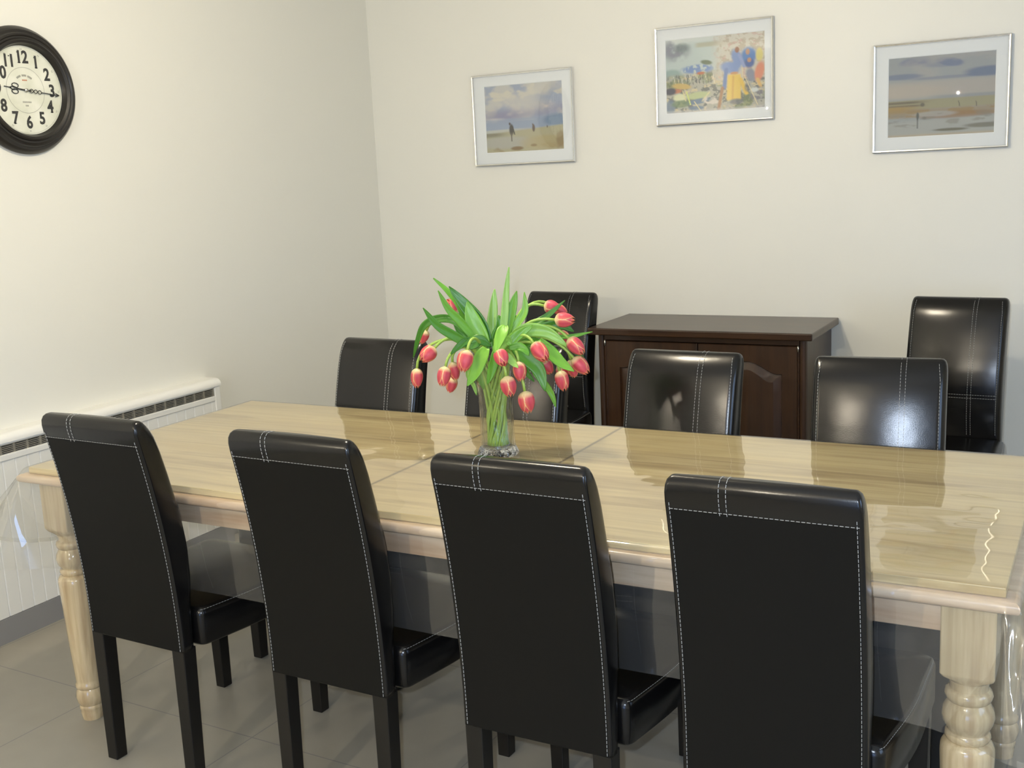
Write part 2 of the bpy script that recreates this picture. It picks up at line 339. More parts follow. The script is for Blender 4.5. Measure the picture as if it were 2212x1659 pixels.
def leg_mb():
    b = MB(); h = LB / 2; Ls = []
    def sq(hw, z, rnd):
        l = []
        for q in range(4):
            for j in range(6):
                a = (q + j / 5) * math.pi / 2; l.append(((hw - rnd) * (1, -1, -1, 1)[q] + rnd * math.cos(a), (hw - rnd) * (1, 1, -1, -1)[q] + rnd * math.sin(a), z))
        return l
    Ls = [sq(h, ZA, .004), sq(h, .588, .004), sq(h - .002, .580, .012), sq(h - .005, .574, .030), sq(.037, .566, .0369)]
    b.loops(Ls, True, False)
    pr = [(.037, .566), (.034, .556), (.0345, .549), (.040, .545), (.0425, .537), (.040, .528), (.0365, .524), (.0385, .519), (.0445, .508), (.0465, .494), (.0435, .480), (.037, .469), (.0365, .465),
          (.0395, .462), (.041, .455), (.039, .449), (.0365, .446), (.043, .443), (.0475, .434), (.0485, .42), (.047, .38), (.044, .30), (.0395, .20), (.0355, .125), (.0345, .117),
          (.037, .112), (.0385, .105), (.037, .099), (.034, .096), (.0375, .088), (.0405, .072), (.038, .056), (.0325, .045), (.034, .041), (.0345, .035), (.032, .030), (.0325, .022), (.029, .0)]
    n = 24; L2 = []
    for r_, z in pr:
        l = []
        for q in range(4):
            for j in range(6):
                a = (q + j / 5) * math.pi / 2 if j < 5 else (q + .999) * math.pi / 2
                l.append((r_ * math.cos(a), r_ * math.sin(a), z))
        L2.append(l)
    b.loops(L2, False, True)
    return b
leg_me = leg_mb().mesh('leg', M['pine_leg'], autos=.7)
for sx in (-1, 1):
    for sy in (-1, 1):
        o = bpy.data.objects.new('leg', leg_me); C.objects.link(o); o.parent = root
        o.location = (sx * (hx - IN + .012 - LB / 2), sy * (hy - IN + .012 - LB / 2), 0)

# ------------------------------------------------------------------ clear plastic cover draped on the table
def cloth():
    b = MB(); D = .29; st = .012
    def axis(h):
        a = [-h - D + i * st for i in range(int(D / st) + 1)] + [-h - .004, -h + .004]
        n = int(2 * h / .05); mid = [-h + .02 + (2 * h - .04) * i / n for i in range(n + 1)]
        return sorted(set([round(q, 4) for q in a + mid + [-q for q in a]]))
    xs, ys = axis(hx), axis(hy)
    def pos(a, c):
        px, py = max(-hx, min(hx, a)), max(-hy, min(hy, c)); dx, dy = a - px, c - py; s = math.hypot(dx, dy)
        rip = .0006 * math.sin(a * 9 + c * 5) + .0005 * math.sin(c * 17 - a * 3.1)
        if s < 1e-6: return (a, c, ZT + .0018 + rip * .6)
        nx, ny = dx / s, dy / s; th = abs(2 * nx * ny)
        dc = min(abs(px) - hx if False else hx - abs(px), 9) if abs(ny) > abs(nx) else hy - abs(py)
        ef = math.exp(-max(dc, 0) / (.10 if abs(nx) > abs(ny) else .055))
        base = .16 if abs(nx) > abs(ny) else -.08
        fl_ = base * (1 - th) + (.42 * ef) * (1 - th) + .62 * th
        sgn = 1 if nx > 0 else -1
        wav = .012 * math.sin(py * 21 + sgn) * abs(nx) ** 2 + .002 * math.sin(px * 14) * abs(ny) ** 2 + .018 * math.sin(math.atan2(abs(ny), abs(nx)) * 9) * th
        if s < .034:
            q = s / .034; out = .029 * q; z = ZT + .0018 - .022 * q * q
        else:
            k = s - .034; out = .029 + k * math.sin(fl_) + wav * min(1, k / .12) ; z = ZT - .0202 - k * math.cos(fl_)
        return (px + nx * out, py + ny * out, z)
    for y in ys:
        for x in xs: b.v.append(pos(x, y))
    k = len(xs)
    for j in range(len(ys) - 1):
        for i in range(k - 1): b.f.append([j * k + i, j * k + i + 1, (j + 1) * k + i + 1, (j + 1) * k + i])
    return b, xs, ys
b, xs, ys = cloth()
o = b.build('tablecloth', M['film'], smooth=True); o.location = TC
o['label'] = 'clear plastic sheet draped over the pine dining table, hanging at its ends'; o['category'] = 'tablecloth'
k = len(xs); h = MB(); 
ring = [b.v[i] for i in range(k)] + [b.v[j * k + k - 1] for j in range(1, len(ys))] + [b.v[(len(ys) - 1) * k + i] for i in range(k - 2, -1, -1)] + [b.v[j * k] for j in range(len(ys) - 2, 0, -1)]
Ls = [[(q[0] * 1.0005, q[1], q[2] + dz) for q in ring] for dz in (0, .012)]
n = len(ring); M['hem'] = film('vinyl_hem', 1.4, .08, (.94, .93, .89), .10, 5, 0, 0)
for sgn in (-1, 1):
    h = MB(); h.v = Ls[0] + Ls[1]
    h.f = [[i, (i + 1) % n, n + (i + 1) % n, n + i] for i in range(n) if sgn * ring[i][0] > hx + .03 and sgn * ring[(i + 1) % n][0] > hx + .03]
    used = sorted({i for f in h.f for i in f}); ix = {u: k_ for k_, u in enumerate(used)}; h.v = [h.v[u] for u in used]; h.f = [[ix[i] for i in f] for f in h.f]
    h.build('hem', M['hem'], o, smooth=True)

# ------------------------------------------------------------------ dining chairs
W2, ZB, H = .1725, .366, .966
def y_rear(z):
    s = max(0, (z - ZB) / (H - ZB)); return -.078 * s * s
def thick(z):
    P = [(ZB, .048), (.47, .055), (.56, .070), (.64, .077), (.72, .077), (.80, .072), (.88, .068), (.92, .064), (.947, .059), (.966, .057), (1.1, .05)]
    for (a, va), (c, vc) in zip(P, P[1:]):
        if z <= c:
            t = max(0, (z - a) / (c - a)); t = t * t * (3 - 2 * t) * .5 + t * .5; return va + (vc - va) * t
    return .05
def back_loop(z, dr=0, df=0, dw=0, cr=.024):
    yr, yf = y_rear(min(z, H)) + dr, y_rear(min(z, H)) + thick(min(z, H)) - df; hw = W2 - dw; l = []
    pts = []
    rr = .007; rf = cr
    for cx, cy, r_, a0 in ((hw - rr, yr + rr, rr, -90), (hw - rf, yf - rf, rf, 0), (-hw + rf, yf - rf, rf, 90), (-hw + rr, yr + rr, rr, 180)):
        for j in range(5):
            a = math.radians(a0 + 22.5 * j); pts.append((cx + r_ * math.cos(a), cy + r_ * math.sin(a), z))
        if a0 == 0:   # crowned front between the two rounded corners
            for t in (.2, .4, .6, .8):
                x = hw - rf - t * 2 * (hw - rf); pts.append((x, yf + .010 * math.sin(math.pi * t) * min(1, max(0, (z - .4) / .2)), z))
    return pts
def chair_back():
    b = MB(); Ls = []
    zs = [ZB] + [.38 + i * .03 for i in range(18)] + [.912, .929]
    for z in zs: Ls.append(back_loop(z))
    for a, dw in ((20, .0005), (40, .002), (58, .005), (74, .010), (85, .016)):
        s = math.sin(math.radians(a)); c_ = 1 - math.cos(math.radians(a)); Ls.append(back_loop(.931 + .046 * s, .021 * c_, .030 * c_, dw, .021 * (1 - c_) + .003))
    b.loops(Ls); return b
def super_outline(z, inset, r_):
    P = [(-.19, .05), (.19, .05), (.221, .24), (.222, .50), (-.222, .50), (-.221, .24)]
    cx, cy = 0, .28; out = []; n = len(P); rad = [.02, .02, .25, .03, .03, .25]
    for i, p in enumerate(P):
        p = Vector(p); a = Vector(P[i - 1]); c_ = Vector(P[(i + 1) % n]); d1 = (a - p).normalized(); d2 = (c_ - p).normalized(); rr = min(rad[i], .08)
        A, B_ = p + d1 * rr, p + d2 * rr
        for j in range(5):
            t = j / 4; q = A * (1 - t) ** 2 + p * 2 * t * (1 - t) + B_ * t * t
            v = Vector((q.x - cx, q.y - cy)); q = Vector((cx, cy)) + v * (1 - inset / v.length)
            out.append((q.x, q.y, z))
    return out
def seat():
    b = MB(); Ls = [super_outline(ZB + .002, .006, 0), super_outline(ZB + .008, 0, 0), super_outline(.42, 0, 0), super_outline(.448, .0, 0)]
    for a in (25, 50, 70, 85): Ls.append(super_outline(.448 + .020 * math.sin(math.radians(a)), .020 * (1 - math.cos(math.radians(a))), 0))
    Ls.append(super_outline(.473, .06, 0)); Ls.append(super_outline(.476, .12, 0))
    b.loops(Ls); return b
def stitches():
    b = MB(); wd = .00052; tgt = [b]
    def run(f, n, nrm):
        # f(t)-> point for t 0..1; dashes of 6 mm with 3 mm gaps
        pts = [Vector(f(i / n)) for i in range(n + 1)]; acc = 0; i = 0
        seglen = [0]
        for p, q in zip(pts, pts[1:]): seglen.append(seglen[-1] + (q - p).length)
        tot = seglen[-1]
        def at(s):
            for k_ in range(len(seglen) - 1):
                if s <= seglen[k_ + 1]: u = (s - seglen[k_]) / max(1e-9, seglen[k_ + 1] - seglen[k_]); return pts[k_].lerp(pts[k_ + 1], u)
            return pts[-1]
        s = 0
        while s < tot - .004:
            A, B_ = at(s), at(min(tot, s + .0062)); d = (B_ - A).normalized(); nv = Vector(nrm((A + B_) / 2)).normalized(); sd = d.cross(nv).normalized() * wd; up = nv * .0009
            b = tgt[0]; n0 = len(b.v); b.v += [tuple(A - sd - up * .4), tuple(A + sd - up * .4), tuple(B_ + sd - up * .4), tuple(B_ - sd - up * .4), tuple(A - sd * .6 + up), tuple(A + sd * .6 + up), tuple(B_ + sd * .6 + up), tuple(B_ - sd * .6 + up)]
            b.f += [[n0 + i_ for i_ in q] for q in ((4, 5, 6, 7), (0, 1, 5, 4), (1, 2, 6, 5), (2, 3, 7, 6), (3, 0, 4, 7))]
            s += .009
    rear = lambda p: (0, -1, .1)
    front = lambda p: (0, 1, 0)
    for sx in (-1, 1):
        run(lambda t: (sx * (W2 - .010), y_rear(.37 + .561 * t) - .0009, .37 + .561 * t), 24, rear)
    XD = -.064
    def over(t, cr=.0084):   # from the rear band over the top roll and down the front
        if t < .08: z = .912 + (.931 - .912) * t / .08; return (0, y_rear(z) - .0009, z)
        if t < .14:
            a = (t - .08) / .06 * math.pi / 2; z = .931 + .046 * math.sin(a); return (0, y_rear(min(z, H)) + .021 * (1 - math.cos(a)) - .0009 * math.cos(a), z + .0009 * math.sin(a))
        if t < .20:
            a = (.20 - t) / .06 * math.pi / 2; z = .931 + .046 * math.sin(a); zc = min(z, H); return (0, y_rear(zc) + thick(zc) - .030 * (1 - math.cos(a)) + cr * math.cos(a) + .0012 * math.cos(a), z + .0012 * math.sin(a))
        z = .931 - (t - .2) / .8 * (.931 - .478); return (0, y_rear(z) + thick(z) + cr * min(1, max(0, (z - .4) / .2)) + .0006, z)
    on = lambda p: (0, -1, .3) if p.y < y_rear(min(p.z, H)) + .008 else ((0, .5, 1) if p.z > .95 else (0, 1, .2))
    for dx in (-.0065, .0065):
        run(lambda t: (XD + dx, over(t)[1], over(t)[2]), 200, on)
    run(lambda t: (-W2 + .010 + t * (2 * W2 - .016), y_rear(.917) - .0009, .917), 3, rear)
    for sx in (-1, 1):
        run(lambda t: (sx * (W2 - .017), y_rear(.93 - .45 * t) + thick(.93 - .45 * t) + .0004, .93 - .45 * t), 20, front)
        run(lambda t: (sx * (W2 - .0175 - .004 * t), over(.20 - .035 * t, .0)[1] - .0002, over(.20 - .035 * t, .0)[2]), 8, on)
    for dz in (-.006, .006):
        run(lambda t: (-W2 + .02 + t * (2 * W2 - .04), y_rear(.625 + dz) + thick(.625 + dz) + .010 * math.sin(math.pi * t) + .0006, .625 + dz), 12, front)
    back_b = b; b = MB(); tgt[0] = b
    ol = [Vector(q) for q in super_outline(.462, .0065, 0)]; ol = ol[7:] + ol[:3]
    run(lambda t: ol[min(len(ol) - 1, int(t * (len(ol) - 1)))].lerp(ol[min(len(ol) - 1, int(t * (len(ol) - 1)) + 1)], (t * (len(ol) - 1)) % 1), 90, lambda p: (p.x, p.y - .28, .5 * .4))
    return back_b, b
back_me = chair_back().mesh('backrest', M['leather'], smooth=True)
seat_me = seat().mesh('seat', M['leather'], smooth=True)
st_b, st_s = stitches(); st_me = st_b.mesh('back_stitching', M['thread']); ss_me = st_s.mesh('seat_stitching', M['thread'])
pn = MB(); zz = [ZB + .002 + (.905 + .007 - ZB) * i / 20 for i in range(21)]
pn.loops([[(-W2 + .008, y_rear(z) - .0006, z), (W2 - .008, y_rear(z) - .0006, z), (W2 - .008, y_rear(z) + .004, z), (-W2 + .008, y_rear(z) + .004, z)] for z in zz]); pn_me = pn.mesh('back_panel', M['backfabric'], autos=.5)
def leg4(top, bot, z0=0., z1=ZB + .004):
    b = MB(); (x0, x1, y0, y1), (a0, a1, c0, c1) = top, bot
    b.loops([[(a0, c0, z0), (a1, c0, z0), (a1, c1, z0), (a0, c1, z0)], [(x0, y0, z1), (x1, y0, z1), (x1, y1, z1), (x0, y1, z1)]]); return b.mesh('leg', M['blackwood'])
leg_mes = []
for s in (-1, 1):
    a, c_ = sorted((s * (W2 - .002), s * (W2 - .044))); a2, c2 = sorted((s * (W2 - .006), s * (W2 - .042)))
    leg_mes.append(leg4((a, c_, .001, .044), (a2, c2, .000, .036)))
    a, c_ = sorted((s * .215, s * .173)); a2, c2 = sorted((s * .209, s * .175))
    leg_mes.append(leg4((a, c_, .446, .488), (a2, c2, .450, .484)))
def make_chair(label, loc, rz, group):
    root = empty('dining_chair', label, 'chair', loc, rz, group)
    for nm, me in [('backrest', back_me), ('seat', seat_me), ('back_panel', pn_me), ('back_stitching', st_me), ('seat_stitching', ss_me)] + [('leg', q) for q in leg_mes]:
        o = bpy.data.objects.new(nm, me); C.objects.link(o); o.parent = root
        if nm == 'leg':
            md = o.modifiers.new('bevel', 'BEVEL'); md.width = .0025; md.segments = 2
        if 'stitching' in nm: o['label'] = 'white dashed stitching'
        if nm == 'back_panel': o['label'] = 'matte black rear panel'
    return root
def copy_chair(src, label, loc, rz, group):
    r = src.copy(); C.objects.link(r); r.location = loc; r.rotation_euler = (0, 0, rz); r['label'] = label; r['group'] = group
    for ch in list(src.children):
        q = ch.copy(); C.objects.link(q); q.parent = r
    return r
R = math.radians; PI = math.pi
G1, G2, G3 = 'chairs along the near side of the table', 'chairs along the far side of the table', 'spare chairs against the back wall'
ch0 = make_chair('black leather dining chair seen from behind, nearest the radiator cover', (1.198, -2.927, 0), R(-1.7), G1)
copy_chair(ch0, 'black leather dining chair seen from behind, second from the left in the near row', (1.8185, -2.928, 0), R(-1.6), G1)
copy_chair(ch0, 'black leather dining chair seen from behind, directly in front of the tulip vase', (2.383, -2.967, 0), R(-.8), G1)
copy_chair(ch0, 'black leather dining chair seen from behind, largest and nearest the right table leg', (2.8715, -2.961, 0), R(.15), G1)
copy_chair(ch0, 'black leather chair facing us across the table, left of the tulips', (1.197, -1.785, 0), PI + R(-2.5), G2)
copy_chair(ch0, 'black leather chair across the table, mostly hidden behind the tulip vase', (1.73, -1.80, 0), PI + R(-1), G2)
copy_chair(ch0, 'black leather chair across the table, in front of the dark wooden cabinet', (2.285, -1.808, 0), PI + R(-2), G2)
copy_chair(ch0, 'black leather chair across the table with a bright bluish sheen, right of the cabinet', (2.84, -1.800, 0), PI + R(5), G2)
copy_chair(ch0, 'tall black leather chair by the back wall, tucked against the left of the cabinet', (1.202, -.40, 0), PI + R(-5), G3)
copy_chair(ch0, 'black leather chair standing alone by the back wall at the far right', (2.872, -.44, 0), PI + R(-5), G3)

# ------------------------------------------------------------------ cabinet
CX0, CX1, CD, CZ = 1.385, 2.351, .489, .838
root = empty('cabinet', 'dark brown wooden cabinet with arched panel doors against the back wall', 'cabinet', ((CX0 + CX1) / 2, -CD / 2 - .0, 0))
cw = (CX1 - CX0) / 2; OX = (CX0 + CX1) / 2; OY = -CD / 2
def lc(x, y, z): return (x - OX, y - OY, z)
b = MB(); b.box(-cw, cw, -CD / 2, CD / 2 - .014, CZ - .03, CZ); b.build('cabinet_top', M['dark_top'], root, bevel=.005, seg=3)
BX0, BX1, BF = 1.420, 2.320, -.458
b = MB(); x0, y0, _ = lc(BX0, BF, 0); x1, y1, _ = lc(BX1, -.014, 0)
b.box(x0, x0 + .02, y0 + .02, y1, .06, CZ - .03); b.box(x1 - .02, x1, y0 + .02, y1, .06, CZ - .03); b.box(x0 + .02, x1 - .02, y1 - .012, y1, .06, CZ - .03); b.box(x0 + .02, x1 - .02, y0 + .03, y1 - .012, .07, .09)
b.box(x0 - .004, x1 + .004, y0 + .01, y1, .0, .06)
b.build('carcass', M['dark_z'], root, bevel=.002)
b = MB(); b.box(x0 + .028, x1 - .028, y0 + .006, y0 + .03, CZ - .055, CZ - .03); b.box(x0 + .028, x1 - .028, y0 + .008, y0 + .03, .06, .085); b.box(x0 + .028, x0 + .036, y0 + .008, y0 + .03, .085, CZ - .055); b.box(x1 - .036, x1 - .028, y0 + .008, y0 + .03, .085, CZ - .055)
b.build('face_frame', M['dark_top'], root, bevel=.002)
for xx in (x0 + .014, x1 - .014):
    b = MB(); b.lathe([(.014, .06), (.014, CZ - .03)], 16, (xx, y0 + .014, 0)); b.build('corner_post', M['dark_z'], root, autos=.8)
DZ0, DZ1 = .085, CZ - .058; mid = (x0 + x1) / 2
for s in (-1, 1):
    a, c_ = (x0 + .036, mid - .0015) if s < 0 else (mid + .0015, x1 - .036)
    def arch(ins, zoff=0):
        st = .062 + ins; lo, hi = a + st, c_ - st; z0 = DZ0 + .065 + ins; zs_ = DZ1 - .115 - ins; pts = []
        n = 24
        for i in range(n + 1):
            t = i / n; x = hi + (lo - hi) * t; q = abs(t - .5) * 2
            if q > .86: z = zs_
            else: z = zs_ + .048 * (0.5 + .5 * math.cos(math.pi * q / .86)) ** .8
            pts.append((x, z))
        m_ = 8
        for i in range(1, m_): pts.append((lo, zs_ + (z0 - zs_) * i / m_))
        for i in range(m_ + 1): pts.append((lo + (hi - lo) * i / m_, z0))
        for i in range(1, m_): pts.append((hi, z0 + (zs_ - z0) * i / m_))
        return pts
    inner = arch(0)
    def outer(off):
        A, B_, z0, z1 = a + off, c_ - off, DZ0 + off, DZ1 - off; pts = []; n = 24; m_ = 8
        for i in range(n + 1): pts.append((B_ + (A - B_) * i / n, z1))
        for i in range(1, m_): pts.append((A, z1 + (z0 - z1) * i / m_))
        for i in range(m_ + 1): pts.append((A + (B_ - A) * i / m_, z0))
        for i in range(1, m_): pts.append((B_, z0 + (z1 - z0) * i / m_))
        return pts
    yf = y0 + .004
    d = MB()
    d.loops([[(x, yf + .02, z) for x, z in outer(0)], [(x, yf + .003, z) for x, z in outer(0)], [(x, yf, z) for x, z in outer(.003)], [(x, yf, z) for x, z in inner], [(x, yf + .010, z) for x, z in arch(.004)], [(x, yf + .02, z) for x, z in arch(.004)]], False, False)
    door = d.build('door', M['dark_z'], root, autos=.5)
    p = MB(); p.loops([[(x, yf + .020, z) for x, z in arch(-.004)], [(x, yf + .011, z) for x, z in arch(.003)], [(x, yf + .010, z) for x, z in arch(.010)], [(x, yf + .002, z) for x, z in arch(.034)], [(x, yf + .0015, z) for x, z in arch(.037)]], True, True)
    p.build('panel', M['dark_z'], door, autos=.35)
    hxp = (a - .004) if s < 0 else (c_ + .004)
    for z in (DZ1 - .0, DZ0 + .09):
        hm = MB(); hm.lathe([(.004, z - .022), (.004, z + .004)], 10, (hxp, yf + .001, 0))
        hg = hm.build('hinge', M['steel'], door, smooth=True); hg['label'] = 'small metal hinge'
    kb = MB(); kb.lathe([(.003, 0), (.006, .006), (.010, .014), (.008, .020), (0.0001, .022)], 14)
    ko = kb.build('knob', M['dark_z'], door, smooth=True); ko.rotation_euler = (R(90), 0, 0); ko.location = ((c_ - .03) if s < 0 else (a + .03), yf, .40)

# ------------------------------------------------------------------ wall clock
CR = .2175
root = empty('wall_clock', 'round black wall clock with cream dial and numerals on the left wall', 'clock', (0, -2.108, 1.873))
b = MB(); b.lathe([(.150, .030), (.153, .034), (.158, .047), (.166, .050), (.171, .047), (.174, .041), (.180, .041), (.184, .044), (.190, .042), (.195, .034), (.203, .033), (.211, .026), (CR, .014), (CR, .006), (.205, .0), (.150, .0)], 96, ax='x', caps=False)
b.build('case', M['clockblack'], root, autos=.45)
b = MB(); b.lathe([(.1515, .020), (.1515, .026)], 96, ax='x'); b.build('dial', M['dial'], root, autos=.5)
def text_mesh(items, name, m, parent, rot=None):
    vs_, fs = [], []
    for txt, size, cx, cy, sx, ang in items:
        cu = bpy.data.curves.new('t', 'FONT'); cu.body = txt; cu.size = size; cu.align_x = 'CENTER'; cu.align_y = 'CENTER'; cu.extrude = .0004; cu.offset = size * .030; cu.resolution_u = 3
        to = bpy.data.objects.new('t', cu); C.objects.link(to); dg = bpy.context.evaluated_depsgraph_get(); me = bpy.data.meshes.new_from_object(to.evaluated_get(dg))
        n0 = len(vs_); ca, sa = math.cos(ang), math.sin(ang)
        for v in me.vertices:
            x, y = v.co.x * sx, v.co.y; vs_.append((cx + x * ca - y * sa, cy + x * sa + y * ca, v.co.z))
        fs += [[n0 + i for i in p.vertices] for p in me.polygons]
        bpy.data.objects.remove(to); bpy.data.meshes.remove(me)
    me = bpy.data.meshes.new(name); me.from_pydata(vs_, [], fs); me.materials.append(m); o = bpy.data.objects.new(name, me); C.objects.link(o); o.parent = parent
    o.rotation_euler = (R(90), 0, R(90)); return o
it = []
SER = {1: [('_', 0, -.009), ('-', -.004, .019)], 4: [('_', .004, -.009)], 10: [('_', -.012, -.009), ('-', -.015, .019)], 11: [('-', -.011, .019), ('-', .003, .019)], 12: [('_', -.013, -.009), ('-', -.016, .019)], 7: [('_', -.003, -.009)]}
for i in range(1, 13):
    a = R(90 - 30 * i); o = text_mesh([(str(i), .058, .110 * math.cos(a), .110 * math.sin(a), .86, 0)] + [(q_, .020, .110 * math.cos(a) + dx_, .110 * math.sin(a) + dy_, .95, 0) for q_, dx_, dy_ in SER.get(i, [])], 'numeral', M['ink'], root); o.location = (.0268, 0, 0)
# serifs and pale printed marks on the dial
def flat(pts_list, name, m, x=.0266):
    b = MB()
    for pl in pts_list:
        n0 = len(b.v); b.v += [(x, p[0], p[1]) for p in pl]; b.f.append([n0 + i for i in range(len(pl))])
    return b.build(name, m, root)
def seg(p, q, w_):
    p, q = Vector(p), Vector(q); d = (q - p).normalized(); n_ = Vector((-d.y, d.x)) * w_ / 2; return [tuple(p - n_), tuple(q - n_), tuple(q + n_), tuple(p + n_)]
def ringq(r, w_, n=64): return [[((r + k) * math.cos(2 * PI * t / n), (r + k) * math.sin(2 * PI * t / n)) for t, k in ((i, -w_ / 2), (i + 1, -w_ / 2), (i + 1, w_ / 2), (i, w_ / 2))] for i in range(n)]
def rect(cx, cy, w_, h_, ang=0):
    ca, sa = math.cos(ang), math.sin(ang); return [(cx + x * ca - y * sa, cy + x * sa + y * ca) for x, y in ((-w_ / 2, -h_ / 2), (w_ / 2, -h_ / 2), (w_ / 2, h_ / 2), (-w_ / 2, h_ / 2))]
flat(ringq(.077, .0012), 'inner_dial_ring', M['inkgrey']); flat(ringq(.146, .0008), 'outer_dial_ring', M['inkgrey'])
rnd = random.Random(3)
marks = []
for i in range(14):
    a = R(125 - 70 * i / 13); marks.append(rect(.050 * math.cos(a), .050 * math.sin(a), .0042, .0068, a - PI / 2)) if i % 5 != 4 else None
flat([q for q in marks if q], 'maker_lettering', M['inkgrey'], .0267)
flat([rect(-.008 + i * .0042, .034, .0032, .005) for i in range(5)], 'dial_lettering', M['inkred'], .0267)
flat([rect(-.016 + i * .0045, -.040, .0030, .0055) for i in range(8)] + [rect(-.006 + i * .0045, -.052, .003, .0055) for i in range(3)], 'dial_lettering', M['inkgrey'], .0267)
tk = []
for i in range(12):
    a = R(30 * i); 
    flat([rect(.138 * math.cos(a) - d * math.sin(a), .138 * math.sin(a) + d * math.cos(a), .0058, .0018, a) for d in (-.0022, .0022)], 'minute_mark', M['inkgrey'], .0267)
def hand(ang, ln, name, x):
    b = MB(); d = Vector((math.cos(ang), math.sin(ang))); n_ = Vector((-d.y, d.x)); P = lambda u, v: (d * u + n_ * v)
    def strip(pts, w_):
        for p, q in zip(pts, pts[1:]):
            s_ = seg(p, q, w_); n0 = len(b.v); b.v += [(x, y, z) for y, z in s_] + [(x + .0015, y, z) for y, z in s_]
            b.f += [[n0 + i for i in q_] for q_ in ((4, 5, 6, 7), (0, 1, 5, 4), (1, 2, 6, 5), (2, 3, 7, 6), (3, 0, 4, 7))]
    if name == 'minute_hand':
        strip([P(-.02, 0), P(.02, 0)], .004); 
        for s in (-1, 1): strip([P(.012 + .05 * t, s * (.0065 * abs(math.sin(3 * PI * t)))) for t in [i / 18 for i in range(19)]], .0022)
        strip([P(.06, 0), P(ln, 0)], .0030); strip([P(ln - .016, -.006), P(ln, 0), P(ln - .016, .006)], .0028)
    else:
        strip([P(-.01, 0), P(.03, 0)], .005)
        for s in (-1, 1):
            strip([P(.044 + .013 * math.cos(t), s * (.010 + .008 * math.sin(t))) for t in [i / 10 * 2 * PI for i in range(11)]], .0026)
            strip([P(.03, 0), P(.052, s * .006), P(.066, 0)], .003)
        strip([P(.06, 0), P(ln, 0)], .003)
    return b.build(name, M['ink'], root)
hand(R(90 - 96), .135, 'minute_hand', .031); hand(R(90 - 277), .088, 'hour_hand', .0285)
b = MB(); b.lathe([(.0065, .028), (.0065, .033), (.003, .035)], 20, ax='x'); b.build('hand_hub', M['steel'], root, smooth=False)

# ------------------------------------------------------------------ three framed pictures
def vnoise(shape, cells, seed):
    rs = np.random.RandomState(seed); gy, gx = cells; g = rs.rand(gy + 2, gx + 2)
    yy = np.linspace(0, gy, shape[0])[:, None] * np.ones((1, shape[1])); xx = np.linspace(0, gx, shape[1])[None, :] * np.ones((shape[0], 1))
    y0 = np.minimum(yy.astype(int), gy); x0 = np.minimum(xx.astype(int), gx); fy = yy - y0; fx = xx - x0; fy = fy * fy * (3 - 2 * fy); fx = fx * fx * (3 - 2 * fx)
    return (g[y0, x0] * (1 - fy) * (1 - fx) + g[y0, x0 + 1] * (1 - fy) * fx + g[y0 + 1, x0] * fy * (1 - fx) + g[y0 + 1, x0 + 1] * fy * fx)
def fbm(shape, cells, seed, o=4):
    s = 0; a = 1; t = 0
    for i in range(o): s = s + a * vnoise(shape, (cells[0] * 2 ** i, cells[1] * 2 ** i), seed + i); t += a; a *= .55
    return s / t
HN, WN = 110, 140
V_, U_ = np.meshgrid(np.linspace(0, 1, HN), np.linspace(0, 1, WN), indexing='ij')   # v from the top down
def A3(c): return np.array(srgb(*c))
def lay(img, mask, col): m_ = np.clip(mask, 0, 1)[..., None]; return img * (1 - m_) + A3(col) * m_
def sm(x, a, b_): t = np.clip((x - a) / (b_ - a), 0, 1); return t * t * (3 - 2 * t)
def blob(u, v, ru, rv, ang=0, soft=.3):
    du, dv = (U_ - u), (V_ - v); c_, s_ = math.cos(ang), math.sin(ang); x = (du * c_ + dv * s_) / ru; y = (-du * s_ + dv * c_) / rv
    return 1 - sm(np.sqrt(x * x + y * y), 1 - soft, 1 + soft)
def line(u0, v0, u1, v1, wd):
    du, dv = u1 - u0, v1 - v0; t = np.clip(((U_ - u0) * du + (V_ - v0) * dv) / (du * du + dv * dv), 0, 1)
    return 1 - sm(np.hypot(U_ - u0 - t * du, V_ - v0 - t * dv), wd * .5, wd * 1.3)
def band(v0, v1, s=.02): return sm(V_, v0 - s, v0 + s) * (1 - sm(V_, v1 - s, v1 + s))
